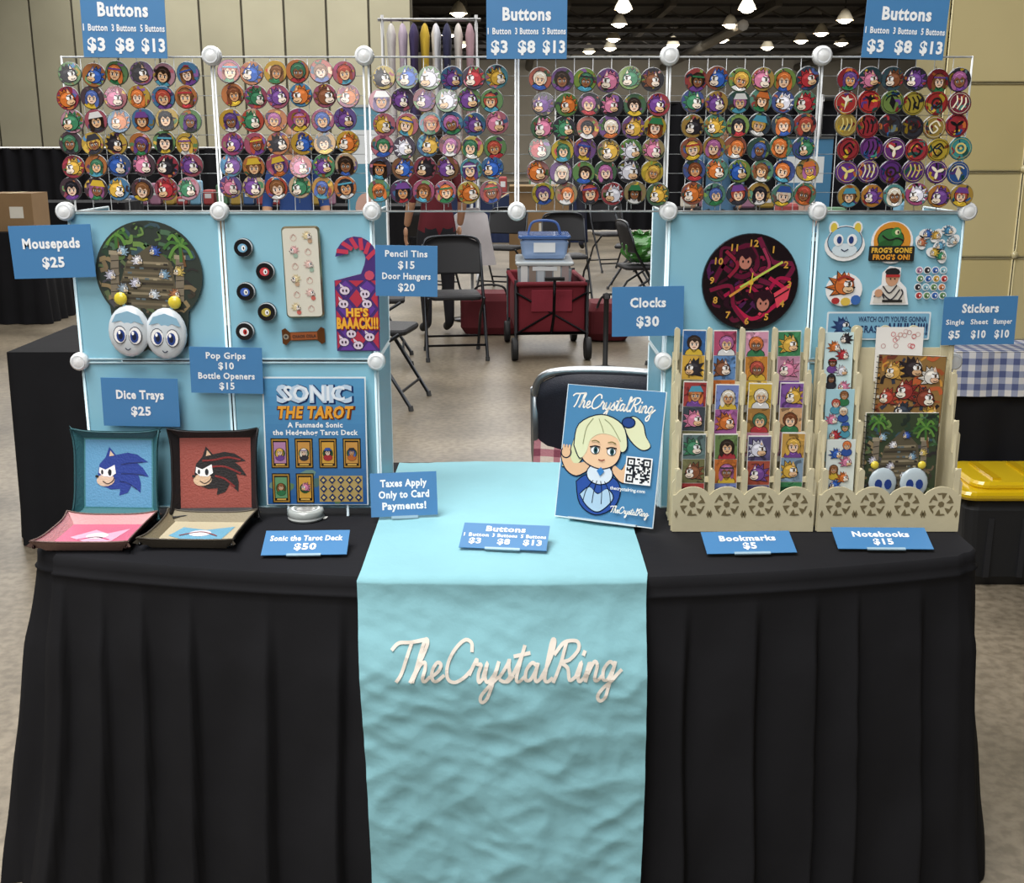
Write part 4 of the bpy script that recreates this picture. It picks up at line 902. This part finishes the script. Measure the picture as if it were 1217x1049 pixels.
    for x in(-.036,.03): mb.ball(x,.062,.005,.03,.033,.004,'#b4c2ca','gloss',16,8); mb.ell(x-.01,.06,.008,.011,.0096,'#1e3a80',10); mb.ell(x+.01,.06,.008,.011,.0096,'#1e3a80',10); mb.ball(x*1.5,.1,.004,.009,.009,.004,'#d8c444','gloss',10,6)
    mb.build('notebook_display_rack')
rack2()
# ======================= BACKGROUND =======================
def simple_box(name,x0,x1,y0,y1,z0,z1,col,mat='wallpaint'):
    mb=MB(); mb.prism([(x0,y0),(x1,y0),(x1,y1),(x0,y1)],z0,z1,col,mat); return mb.build(name)
CH=7.0
def floor():
    me=bpy.data.meshes.new('floor'); me.from_pydata([(-26,-10,0),(34,-10,0),(34,72,0),(-26,72,0),(-26,-10,-.1),(34,-10,-.1),(34,72,-.1),(-26,72,-.1)],[],[[0,1,2,3],[7,6,5,4]])
    o=bpy.data.objects.new('floor',me); sc.collection.objects.link(o)
    m=bpy.data.materials.new('polished_concrete'); m.use_nodes=True; nt=m.node_tree; b=nt.nodes['Principled BSDF']
    tc=nt.nodes.new('ShaderNodeTexCoord')
    def nz(s,d): n=nt.nodes.new('ShaderNodeTexNoise'); n.inputs['Scale'].default_value=s; n.inputs['Detail'].default_value=d; nt.links.new(tc.outputs['Object'],n.inputs['Vector']); return n
    n1=nz(1.6,10); n2=nz(30,6); r=nt.nodes.new('ShaderNodeValToRGB'); r.color_ramp.elements[0].position=.34; r.color_ramp.elements[1].position=.66
    r.color_ramp.elements[0].color=(*C('#6d6455'),1); r.color_ramp.elements[1].color=(*C('#978b78'),1); nt.links.new(n1.outputs['Fac'],r.inputs[0])
    mx=nt.nodes.new('ShaderNodeMix'); mx.data_type='RGBA'; mx.blend_type='MULTIPLY'; mx.inputs['Factor'].default_value=.6
    r2=nt.nodes.new('ShaderNodeValToRGB'); r2.color_ramp.elements[0].position=.38; r2.color_ramp.elements[1].position=.6; r2.color_ramp.elements[0].color=(.45,.43,.40,1); nt.links.new(n2.outputs['Fac'],r2.inputs[0])
    nt.links.new(r.outputs[0],mx.inputs[6]); nt.links.new(r2.outputs[0],mx.inputs[7]); nt.links.new(mx.outputs[2],b.inputs['Base Color'])
    b.inputs['Roughness'].default_value=.33; me.materials.append(m)
floor()
simple_box('ceiling',-26,34,-10,72,CH,CH+.1,'#33302d')
simple_box('wall_back',-26,34,72,72.2,0,CH,'#b0a796')
simple_box('wall_left',-26.2,-26,-10,72,0,CH,'#a0967e')
simple_box('wall_right',34,34.2,-10,72,0,CH,'#a0967e')
simple_box('wall_front',-26,34,-10.2,-10,0,CH,'#a39a88')
def partition():
    mb=MB(); mb.mat='wallpaint'; xr=at(490,100,30).x
    x=xr; i=0
    while x>-25:
        w=1.05; mb.prism([(x-w+.03,30),(x-.03,30),(x-.03,30.2),(x-w+.03,30.2)],0,CH,'#a29d86' if i%2 else '#9c9780'); mb.prism([(x-.03,30.05),(x+.03,30.05),(x+.03,30.15),(x-.03,30.15)],0,CH,'#4c483c'); x-=w;i+=1
    mb.build('wall_partition')
partition()
def trusses():
    mb=MB(); mb.mat='matte'
    for y in range(48,72,4): mb.prism([(-4,y),(33,y),(33,y+.3),(-4,y+.3)],CH-.7,CH-.55,'#3a3632'); mb.prism([(-4,y),(33,y),(33,y+.3),(-4,y+.3)],CH-.1,CH,'#24211f')
    for x in range(-2,34,4): mb.prism([(x,46),(x+.25,46),(x+.25,72),(x,72)],CH-.3,CH,'#45403a')
    for y in range(48,72,4):
        for i in range(18): x=-4+i*2; mb.tube([(x,y+.15,CH-.1),(x+1,y+.15,CH-.62),(x+2,y+.15,CH-.1)],.04,'#4a4640',5)
    for x in(1,9,17): mb.tube([(x,47,CH-.9),(x,71.5,CH-.9)],.22,'#8a857c',8)
    mb.build('ceiling_trusses')
trusses()
def pend():
    for (u,v) in((741,9),(736,27),(729,45),(888,9),(868,28),(858,46),(1004,22),(976,38),(952,47),(800,52),(700,60),(545,14),(533,40),(548,52),(912,55),(1000,50),(725,56)):
        z=CH-.75; p=onz(u,v,z)
        if p.y>70: p=at(u,v,69)
        mb=MB(); mb.T=Matrix.Translation(p)@Matrix.Scale(1.25,4)
        mb.lathe([(.05,.28),(.12,.22),(.22,.05),(.26,-.05)],0,0,0,'#e8dcc0',16,'matte'); mb.lathe([(0,-.06),(.14,-.06),(.24,-.045)],0,0,0,'#fff4e0',16,'lamp')
        mb.ball(0,0,-.03,.2,.2,.12,'#fff2dc','lamp'); mb.tube([(0,0,.26),(0,0,(CH-p.z)/1.25)],.015,'#302c28',5)
        mb.build('pendant_lamp')
pend()
def drape(x0,x1,y0,y1,z=.75,col='#151518',top=None,seed=0):
    mb=MB(); st_=.03
    def seg(a,b):
        L_=math.dist(a,b); n=max(2,int(L_/st_)); return [(a[0]+(b[0]-a[0])*i/n,a[1]+(b[1]-a[1])*i/n) for i in range(n)]
    cs=[(x0,y0),(x1,y0),(x1,y1),(x0,y1)]; nrm=[(0,-1),(1,0),(0,1),(-1,0)]
    pts=[];ns=[]
    for i in range(4):
        s_=seg(cs[i],cs[(i+1)%4]); pts+=s_; ns+=[nrm[i]]*len(s_)
    n=len(pts); vs=[];zs=[z,z-.01,z*.75,z*.4,.005]
    for k,zz in enumerate(zs):
        t=1-zz/z
        for i,(x,y) in enumerate(pts):
            o=.02*t*(1+math.sin(i*1.1+seed))+.02*t if k else 0
            vs.append((x+ns[i][0]*o,y+ns[i][1]*o,zz))
    fs=[[k*n+i,k*n+(i+1)%n,(k+1)*n+(i+1)%n,(k+1)*n+i] for k in range(len(zs)-1) for i in range(n)]
    mb.add(vs,fs,col,'blackcloth',True); mb.add(vs[:n],[list(range(n))],top or col,'blackcloth')
    return mb
drape(-1.93,-.62,4.30,4.98,.77).build('draped_table')
drape(-6.6,-4.15,10.1,10.9,.80).build('draped_table')
def cbox(x,y,z,w,d,h,rot=0,open_=True,label=True):
    mb=MB(); mb.mat='card'; mb.T=Matrix.Translation((x,y,z))@Matrix.Rotation(rot,4,'Z'); c='#8a6e4c'; t=.006
    for (cx,cy,sx,sy) in((0,-d/2,w,t),(0,d/2,w,t),(-w/2,0,t,d),(w/2,0,t,d)): mb.box(cx,cy,h/2,sx,sy,h,c)
    mb.box(0,0,t/2,w,d,t,c)
    if open_:
        for q in(-1,1): mb.add([(-w/2,q*d/2,h),(w/2,q*d/2,h),(w/2,q*(d/2+.1),h+.08),(-w/2,q*(d/2+.1),h+.08)],[[0,1,2,3]],'#98805c'); mb.add([(q*w/2,-d/2,h),(q*w/2,d/2,h),(q*(w/2+.1),d/2,h-.06),(q*(w/2+.1),-d/2,h-.06)],[[0,1,2,3]],'#98805c')
    else: mb.box(0,0,h-t/2,w,d,t,c); mb.rect(-.03,-d/2,.03,d/2,h+.001,'#c8b890')
    if label: mb.box(w*.15,-d/2-t/2,h*.5,w*.3,.002,h*.3,'#d8d4c8')
    mb.build('cardboard_box')
cbox(-4.42,10.4,.803,.40,.36,.33,open_=False); cbox(-5.05,10.45,.803,.4,.36,.3,.1); cbox(-3.75,12.2,.0,.5,.4,.6,.2,True); cbox(-2.9,12.3,0,.5,.4,.85,.1,False)
drape(-5.5,-1.2,15.5,16.3,.76).build('draped_table')
drape(2.0,4.6,9.0,9.7,.75).build('draped_table')
drape(-1.0,1.2,19.,19.7,.75,'#2a3350').build('draped_table')
drape(1.9,6.5,15.,15.7,.75).build('draped_table')
drape(-9.0,-4.5,13.5,14.2,.9).build('draped_table')
def goods(x0,x1,y,z,seed,n=16):
    mb=MB(); r=random.Random(seed); mb.mat='matte'
    for i in range(n):
        x=x0+(x1-x0)*(i+.5)/n; w=(x1-x0)/n*.8; h=r.uniform(.08,.35); mb.rbox(x,y,z+h/2,w,.2,h,.02,r.choice(['#a84848','#486898','#d0c8b8','#b89848','#5a8060','#202028','#7aacc8','#a87890'])); mb.box(x,y-.101,z+h*.6,w*.6,.002,h*.3,'#e0e0e0')
    mb.build('merchandise_stack')
goods(-5.3,-2.4,15.9,.763,1); goods(2.1,4.4,9.3,.753,2,12); goods(2.2,6.2,15.3,.753,3); goods(-.9,1.1,19.3,.753,4,12)
def curtain(x0,x1,y,z,col='#141418'):
    mb=MB(); n=int((x1-x0)/.06); vs=[]
    for zz in(z,z*.5,.03):
        for i in range(n+1): x=x0+(x1-x0)*i/n; vs.append((x,y+.05*math.sin(i*1.3)+.02*math.sin(i*.7),zz))
    mb.add(vs,[[k*(n+1)+i,k*(n+1)+i+1,(k+1)*(n+1)+i+1,(k+1)*(n+1)+i] for k in range(2) for i in range(n)],col,'blackcloth',True)
    mb.tube([(x0,y,z),(x1,y,z)],.025,'#a8a8a8',8,'metal')
    for x in(x0,x1,(x0+x1)/2): mb.tube([(x,y+.09,0.01),(x,y+.09,z+.05)],.025,'#a8a8a8',8,'metal'); mb.box(x,y+.09,.006,.4,.4,.012,'#555555','metal')
    mb.build('pipe_and_drape_curtain')
curtain(.8,9.5,21.5,2.3); curtain(-12,-2.0,22,1.5); curtain(3.2,7,12.2,2.0)
def chair(x,y,rot,s=1.0,seat='#1b1b1f',w=.44,frame_c='#55585c'):
    mb=MB(); mb.T=Matrix.Translation((x,y,0))@Matrix.Rotation(R(rot),4,'Z')@Matrix.Scale(s,4)
    for q in(-1,1):
        X=q*w/2
        mb.tube([(X,-.24,.012),(X,.0,.40),(X,.13,.62),(X*.97,.19,.82)],.012,frame_c,8,'metal')
        mb.tube([(X*.93,.26,.012),(X*.93,.08,.3),(X*.93,-.17,.455)],.011,frame_c,8,'metal')
        mb.tube([(X,-.24,.0),(X,-.235,.03)],.016,'#151515',8); mb.tube([(X*.93,.26,0),(X*.93,.255,.03)],.016,'#151515',8)
    mb.tube([(-w/2,-.18,.11),(w/2,-.18,.11)],.009,frame_c,8,'metal'); mb.tube([(-w*.46,.2,.12),(w*.46,.2,.12)],.009,frame_c,8,'metal')
    mb.tube([(-w*.485,.19,.80),(-w*.44,.2,.85),(-w*.3,.205,.872),(0,.205,.878),(w*.3,.205,.872),(w*.44,.2,.85),(w*.485,.19,.80)],.011,frame_c,8,'metal',True)
    mb.rbox(0,-.0,.46,w*.86,.40,.035,.05,seat,'leather')
    n=14;vs=[]
    for yy in(0,1):
        for k,zz in enumerate((.60,.615,.72,.82,.868)):
            for i in range(n+1):
                t=-1+2*i/n; zc=zz-(.045*t**4 if k>=3 else 0); vs.append((t*w*.475,.135+(zz-.6)*.24+.03*(1-t*t)-yy*.022,zc))
    A=5*(n+1); fs=[[yy*A+k*(n+1)+i,yy*A+k*(n+1)+i+1,yy*A+(k+1)*(n+1)+i+1,yy*A+(k+1)*(n+1)+i] for yy in(0,1) for k in range(4) for i in range(n)]
    fs+=[[k+i,k+i+1,A+k+i+1,A+k+i] for k in(0,4*(n+1)) for i in range(n)]
    mb.add(vs,fs,seat,'leather',True)
    return mb
mb=chair(.31,3.36,180-10,1.05,'#1c1e2a',w=.42,frame_c='#b4b8bc')
# plaid throw hanging over the back rest
def throw(yo,z0,z1,x0,x1):
    nx,nz_=10,8
    for i in range(nx):
        for j in range(nz_):
            f=lambda a,b:(x0+(x1-x0)*a/nx,yo-(z0-(z0+(z1-z0)*b/nz_))*.24*-1+.003*math.sin(a*1.3),z0+(z1-z0)*b/nz_)
            c='#c8b8ac'
            if i%3==0 and j%3==0: c='#7a3c4c'
            elif i%3==0 or j%3==0: c='#a87078'
            mb.add([f(i,j),f(i+1,j),f(i+1,j+1),f(i,j+1)],[[0,1,2,3]],c,'fabric')
throw(.178,.56,.72,.02,.21)
mb.build('folding_chair')
for x,y,r in((-.43,8.5,8),(-.80,6.9,80),(-.98,8.3,95),(-.1,12.6,-20),(1.2,10.6,100),(1.35,12.8,80),(1.25,14.6,20),(-.85,12.3,160),(1.25,8.3,-100),(.55,11.6,10)): chair(x,y,r,frame_c='#3c3e42').build('folding_chair')
def wagon():
    mb=MB(); mb.T=Matrix.Translation((.26,8.75,0))@Matrix.Rotation(R(4),4,'Z'); c='#6c1824'; w,d=.52,.85; z0,z1=.2,.56
    for (xa,ya,xb,yb) in((-w/2,-d/2,w/2,-d/2),(w/2,-d/2,w/2,d/2),(w/2,d/2,-w/2,d/2),(-w/2,d/2,-w/2,-d/2)):
        n=10;vs=[]
        nx,ny=(yb-ya),-(xb-xa); l=math.hypot(nx,ny);nx/=l;ny/=l
        for k,zz in enumerate((z0,z0+.08,z1-.1,z1)):
            for i in range(n+1):
                t=i/n; o=-.02+.03*math.sin(math.pi*t)*(1 if k in(1,2) else .3); vs.append((xa+(xb-xa)*t+nx*o,ya+(yb-ya)*t+ny*o,zz))
        mb.add(vs,[[k*(n+1)+i,k*(n+1)+i+1,(k+1)*(n+1)+i+1,(k+1)*(n+1)+i] for k in range(3) for i in range(n)],c,'fabric',True)
        mb.tube([(xa,ya,z1),(xb,yb,z1)],.018,'#7c2430',8,'fabric')
    mb.box(0,0,z0+.01,w-.03,d-.03,.02,c,'fabric')
    for x in(-w/2,w/2):
        for y in(-d/2,d/2):
            mb.tube([(x,y,.14),(x,y,z1+.03)],.014,'#1a1a1c',8,'metal')
            M=mb.T; mb.T=M@Matrix.Translation((x+math.copysign(.01,x),y,.085))@Matrix.Rotation(R(90),4,'Y')
            mb.lathe([(.0,-.018),(.06,-.02),(.082,-.022),(.085,-.01),(.085,.01),(.082,.022),(.06,.02),(0,.018)],0,0,0,'#19191b',20,'matte'); mb.lathe([(0,.0205),(.03,.022),(.045,.0215)],0,0,0,'#606060',12,'metal'); mb.T=M
    mb.tube([(-w/2,-d/2,.2),(w/2,-d/2+.0,.2)],.012,'#1a1a1c',8,'metal'); mb.tube([(-w/2,-d/2-.01,.2),(w/2,-d/2-.01,.5)],.008,'#2a2a2c',6,'metal'); mb.tube([(w/2,-d/2-.01,.2),(-w/2,-d/2-.01,.5)],.008,'#2a2a2c',6,'metal')
    mb.tube([(0,-d/2,.2),(.0,-d/2-.16,.35),(0,-d/2-.2,.62)],.011,'#1a1a1c',8,'metal'); mb.tube([(-.07,-d/2-.2,.62),(.07,-d/2-.2,.62)],.014,'#1a1a1c',8)
    mb.rbox(0,-d/2-.012,.44,.3,.012,.16,.005,'#7c2030','fabric')
    mb.build('folding_wagon')
    mb=MB(); mb.T=Matrix.Translation((.24,8.7,.225)); mb.rbox(0,0,.23,.40,.6,.46,.03,'#98a0a8','gloss',.92); mb.rbox(0,0,.475,.43,.63,.03,.03,'#c4ccd0','gloss')
    for i in range(6): mb.box(-.15+i*.06,-.302,.36,.05,.002,.2,['#d8d8d8','#8a7a70','#b8c0c8','#706868','#d0ccc4','#9a8a8a'][i],'print')
    mb.box(0,-.303,.44,.18,.006,.03,'#e0e4e8','gloss'); mb.build('storage_bin')
    mb=MB(); mb.T=Matrix.Translation((.24,8.72,.718)); mb.rbox(0,0,.08,.36,.42,.15,.03,'#8aa4cc','gloss',.92); mb.rbox(0,0,.165,.39,.45,.025,.03,'#3a62a4','gloss'); mb.box(0,-.212,.09,.16,.002,.07,'#e0e4e8'); mb.tube([(-.12,-.1,.18),(-.08,-.1,.27),(.08,-.1,.27),(.12,-.1,.18)],.01,'#4a6aa8',6,sm=True); mb.build('storage_bin')
wagon()
mb=MB(); mb.T=Matrix.Translation((.12,9.6,0)); mb.rbox(-.3,0,.18,.5,.36,.34,.06,'#5c1a22','fabric'); mb.tube([(-.45,-.2,.3),(-.4,-.23,.42),(-.2,-.23,.42),(-.15,-.2,.3)],.01,'#1a1a1c',6,sm=True); mb.build('duffel_bag')
mb=MB(); mb.T=Matrix.Translation((.98,9.3,0)); mb.rbox(-.2,0,.16,.36,.4,.30,.06,'#601c24','fabric'); mb.tube([(-.3,-.2,.28),(-.25,-.22,.38),(-.12,-.22,.38),(-.1,-.2,.28)],.01,'#1a1a1c',6,sm=True); mb.build('duffel_bag')
cbox(.32,14,.0,.7,.5,1.0,.0,True)
# crumpled green carrier bag resting on a chair seat
mb=MB(); n,m=28,14; vs=[]
for j in range(m):
    f=j/(m-1); rad=.17*math.sin(math.pi*min(1,.12+f*.83))**.6 if f<.85 else .05+.05*(f-.85)/.15
    for i in range(n):
        a=6.283*i/n; q=1+.35*noise.noise(Vector((2.2*math.cos(a),2.2*math.sin(a),f*4)))
        vs.append((1.18+rad*q*math.cos(a)*.95,10.62+rad*q*math.sin(a),.50+.27*f+(.02*math.sin(a*5) if j==m-1 else 0)))
mb.add(vs,[[j*n+i,j*n+(i+1)%n,(j+1)*n+(i+1)%n,(j+1)*n+i] for j in range(m-1) for i in range(n)]+[list(range(n))],'#43803a','gloss'); mb.build('plastic_bag')
p=onz(719,440,0); mb=MB(); mb.T=Matrix.Translation((p.x,p.y,0)); mb.lathe([(0,.0),(.13,.0),(.13,.012),(.04,.03),(.018,.04),(.018,.5),(.026,.51),(.026,.54),(.0,.55)],0,0,0,'#18181a',20,'matte'); mb.box(0,-.03,.52,.03,.02,.02,'#404044'); mb.build('stanchion_post')
def costumes():
    mb=MB(); mb.T=Matrix.Translation((-1.35,13.5,0))
    mb.tube([(-.1,.0,.02),(-.1,0,2.95)],.018,'#a8a8a8',8,'metal'); mb.tube([(.95,.0,.02),(.95,0,2.95)],.018,'#a8a8a8',8,'metal'); mb.tube([(-.15,0,2.9),(1.0,0,2.9)],.018,'#a8a8a8',8,'metal')
    for x in(-.1,.95): mb.tube([(x,-.3,.02),(x,.3,.02)],.018,'#a8a8a8',8,'metal')
    for i,(c,l) in enumerate((('#c8c4c0',1.5),('#b8a8b8',1.2),('#3a3058',1.1),('#c0a030',1.3),('#d0d0d4',1.6),('#2a2a48',1.2),('#c8c0b8',1.7),('#a88890',1.5))):
        x=-.0+i*.125; top=2.86; n=12
        out=[]
        for k,(w,z) in enumerate(((.02,0),(.05,-.03),(.085,-.12),(.065,-.4),(.08,-l*.8),(.12,-l))):
            for j in range(n): a=6.283*j/n; out.append((x+w*.6*math.cos(a)*(1+.15*math.sin(j*4+i)),(w*2.0)*math.sin(a)*(1+.15*math.sin(j*3)),top+z))
        mb.add(out,[[k*n+j,k*n+(j+1)%n,(k+1)*n+(j+1)%n,(k+1)*n+j] for k in range(5) for j in range(n)],c,'fabric',True)
        mb.tube([(x,0,2.92),(x,0,2.85)],.006,'#909090',5,'metal')
    mb.build('costume_rack')
costumes()
def banner(x,y,w,h,c):
    mb=MB(); mb.T=frame(Vector((x,y,0))); mb.prism([(-w/2,.08),(w/2,.08),(w/2,h),(-w/2,h)],-.003,0,c,'print'); mb.prism([(-w/2-.01,0),(w/2+.01,0),(w/2+.01,.08),(-w/2-.01,.08)],-.09,.09,'#a8acb0','metal'); mb.prism([(-w/2,h),(w/2,h),(w/2,h+.02),(-w/2,h+.02)],-.01,.01,'#a8acb0','metal')
    mb.rect(-w*.35,h*.75,w*.35,h*.9,E,'#e8eef0'); mb.ell(0,h*.55,w*.3,w*.4,E,'#d8b0a0',16); mb.rect(-w*.4,h*.2,w*.4,h*.32,E,'#2f5a88'); mb.build('roll_up_banner')
banner(-1.25,10.0,.32,1.85,'#5f9cb4'); banner(2.75,11.0,.5,1.6,'#5088b0')
# ---------------- people
def person(x,y,rot,shirt,pants,hair,skin='#c89878',h=1.0,long=False):
    bm=bpy.data.meshes.new('b'); J=[(0,0,.94),(0,0,1.12),(0,0,1.32),(0,0,1.455),(0,-.01,1.53)]
    Rr=[(.145,.11),(.125,.095),(.155,.11),(.075,.065),(.052,.052)]; Ed=[(0,1),(1,2),(2,3),(3,4)]
    for q in(-1,1):
        n=len(J); J+=[(q*.165,0,1.415),(q*.225,.03,1.13),(q*.235,-.09,.92)]; Rr+=[(.062,.062),(.044,.044),(.028,.028)]; Ed+=[(3,n),(n,n+1),(n+1,n+2)]
        n=len(J); J+=[(q*.095,0,.86),(q*.10,-.02,.47),(q*.10,.02,.10),(q*.11,-.13,.045)]; Rr+=[(.095,.1),(.06,.062),(.04,.042),(.04,.032)]; Ed+=[(0,n),(n,n+1),(n+1,n+2),(n+2,n+3)]
    bm.from_pydata(J,Ed,[]); ob=bpy.data.objects.new('b',bm); sc.collection.objects.link(ob)
    ob.modifiers.new('s','SKIN'); ob.modifiers.new('u','SUBSURF').levels=2
    for i,r in enumerate(Rr): bm.skin_vertices[0].data[i].radius=r
    bm.skin_vertices[0].data[0].use_root=True
    e=ob.evaluated_get(bpy.context.evaluated_depsgraph_get()); me=e.to_mesh()
    V=[tuple(v.co) for v in me.vertices]; Fc=[list(p.vertices) for p in me.polygons]; e.to_mesh_clear(); bpy.data.objects.remove(ob)
    cols=[]
    for f in Fc:
        c=sum((Vector(V[i]) for i in f),Vector())/len(f)
        if c.z>1.475 and abs(c.x)<.1: k=skin
        elif abs(c.x)>.18 and c.z<1.12: k=skin
        elif c.z>.90: k=shirt
        elif c.z<.09: k='#202022'
        else: k=pants
        cols.append(C(k))
    mb=MB(); mb.T=Matrix.Translation((x,y,0))@Matrix.Rotation(R(rot),4,'Z')@Matrix.Scale(h,4); mb.add(V,Fc,cols,'fabric',True)
    mb.ball(0,-.02,1.635,.074,.092,.112,skin,'skin',18,14); mb.ball(0,-.035,1.565,.05,.06,.045,skin,'skin')
    mb.tube([(0,-.105,1.655),(0,-.125,1.615),(0,-.108,1.608)],.012,skin,6,'skin',True)
    for q in(-1,1):
        mb.ball(q*.030,-.100,1.645,.014,.008,.008,'#f0f0f0','gloss',8,6); mb.ball(q*.030,-.106,1.645,.006,.004,.007,'#20160f','gloss',8,6); mb.tube([(q*.016,-.108,1.663),(q*.045,-.1,1.665)],.004,hair,5)
        mb.ball(q*.075,-.01,1.63,.012,.018,.028,skin,'skin',8,6)
        mb.ball(q*.238,-.115,.87,.018,.036,.045,skin,'skin',10,8)
        for k in range(4): mb.tube([(q*.238,-.145+.018*k,.84),(q*.236,-.15+.018*k,.80),(q*.228,-.145+.018*k,(.765,.755,.76,.772)[k])],.0085,skin,6,'skin',True)
        mb.tube([(q*.232,-.145,.875),(q*.222,-.168,.85),(q*.218,-.168,.825)],.009,skin,6,'skin',True)
    mb.tube([(-.022,-.105,1.578),(0,-.11,1.575),(.022,-.105,1.578)],.005,'#a05048',6,'skin')
    mb.ball(0,.012,1.675,.084,.092,.095,hair,'fabric',16,10)
    if long:
        mb.ball(0,.05,1.56,.085,.05,.16,hair,'fabric',12,8)
    mb.build('person')
person(-1.65,8.9,15,'#2f4f90','#22242c','#a08858',long=True,h=.97)
person(-.62,9.5,-160,'#641c26','#1c1c22','#2a1c14',long=True,h=.97)
person(2.1,11.9,-20,'#4a7090','#20222a','#4a3020')
person(.95,17.5,170,'#303038','#2a2c3a','#181410')
mb=MB(); mb.T=Matrix.Translation((-.36,10.35,0)); n=16; vs=[]
for k,(w,z) in enumerate(((.06,1.0),(.14,.94),(.18,.7),(.22,.5))):
    for j in range(n): a=6.283*j/n; vs.append((w*math.cos(a)*(1+.12*math.sin(j*2.5)),.5*w*math.sin(a),z))
mb.add(vs,[[k*n+j,k*n+(j+1)%n,(k+1)*n+(j+1)%n,(k+1)*n+j] for k in range(3) for j in range(n)]+[list(range(n))],'#b8b4b6','fabric',True); mb.tube([(0,0,0.02),(0,0,1.1)],.015,'#909090',6,'metal'); mb.lathe([(0,0),(.18,.0),(.18,.015),(0,.03)],0,0,0,'#303034',16,'metal'); mb.build('draped_garment_stand')
# ---------------- right neighbour booth
def right_booth():
    mb=drape(1.60,3.1,4.27,4.98,.77)
    x0,x1=1.585,3.12; c1,c2,c3=C('#d0d0d4'),C('#9098b4'),C('#4f5a86'); q=.024
    def ging(fn,nu,nv):
        for i in range(nu):
            for j in range(nv):
                c=(c3 if (i%2 and j%2) else (c2 if (i%2 or j%2) else c1))
                mb.add([fn(i,j),fn(i+1,j),fn(i+1,j+1),fn(i,j+1)],[[0,1,2,3]],c,'fabric')
    n=int((x1-x0)/q)
    ging(lambda i,j:(x0+i*q,4.255-.012*(j/6)-.004*math.sin(i),.778-j*q),n,7)
    ging(lambda i,j:(x0+i*q,4.255+j*q,.779),n,30)
    ging(lambda i,j:(x0-.004,4.255+i*q,.778-j*q),30,7)
    mb.build('gingham_covered_table')
    mb=MB(); X0=1.615; s_=.33; Y=4.46
    for r_ in range(4):
        for c_ in range(4):
            xa=X0+c_*s_; za=.790+r_*s_*.98
            mb.box(xa+s_/2,Y,za+s_*.49,s_-.012,.003,s_*.98-.014,'#c0b284' if (r_+c_)%2 else '#baab7a','panel')
            for x in(xa+.005,xa+s_-.005): mb.tube([(x,Y-.003,za),(x,Y-.003,za+s_*.98)],.003,'#ccc094',6)
            for z in(za+.004,za+s_*.98-.004): mb.tube([(xa,Y-.003,z),(xa+s_,Y-.003,z)],.003,'#ccc094',6)
        mb.box(X0,Y+.17,za+s_*.49,.003,s_-.01,s_*.98-.014,'#a09468','panel')
    for r_ in range(5):
        for c_ in range(5):
            mb.T=frame(Vector((X0+c_*s_,Y-.006,.795+r_*s_*.98+.006))); mb.lathe([(0,.010),(.013,.008),(.015,0),(0,-.004)],0,0,0,'#c8bc90',14,'gloss')
    mb.T=Matrix.Identity(4)
    mb.build('storage_cube_shelf')
    p=onz(1135,697,0); mb=MB(); mb.T=Matrix.Translation((p.x+.34,p.y+.16,0))
    mb.rbox(0,0,.165,.66,.34,.33,.04,'#131417','matte',.95)
    for i in range(5): mb.box(-.24+.12*i,-.168,.15,.02,.010,.22,'#1b1c20')
    mb.rbox(0,0,.345,.72,.38,.03,.05,'#d0ac14','gloss'); mb.rbox(0,0,.37,.60,.29,.03,.05,'#d8b61c','gloss')
    for i in range(4): mb.box(-.21+.14*i,0,.388,.03,.22,.008,'#c8a210','gloss')
    for q in(-1,1): mb.box(q*.345,0,.30,.02,.12,.08,'#c8a210','gloss')
    mb.build('storage_tote')
right_booth()
# ---------------- lights
def area(name,loc,size,power,rot=(0,0,0),col=(1,.985,.96)):
    l=bpy.data.lights.new(name,'AREA'); l.energy=power; l.size=size; l.color=col
    o=bpy.data.objects.new(name,l); o.location=loc; o.rotation_euler=rot; sc.collection.objects.link(o)
area('front_fill',(-1.6,0.9,5.6),3.2,430)
area('front_fill',(-1.5,-4.5,5.2),4,290,(R(50),0,R(-15)))  # tilted fill added behind the camera to brighten upright faces
area('front_fill',(0,11,6.6),12,1150)
area('front_fill',(-4,24,6.6),14,2200)
area('front_fill',(10,38,6.6),14,2600)
area('front_fill',(5,56,6.0),20,2600,(R(60),0,0))
w=bpy.data.worlds.new('world'); sc.world=w; w.use_nodes=True; w.node_tree.nodes['Background'].inputs[0].default_value=(.8,.85,1,1); w.node_tree.nodes['Background'].inputs[1].default_value=.3
cd=bpy.data.cameras.new('camera'); cd.sensor_fit='HORIZONTAL'; cd.sensor_width=36; cd.lens=F/1217*36; cd.clip_end=200
co=bpy.data.objects.new('camera',cd); co.location=(0,0,H); co.rotation_euler=(math.pi/2-TH,0,0); sc.collection.objects.link(co); sc.camera=co
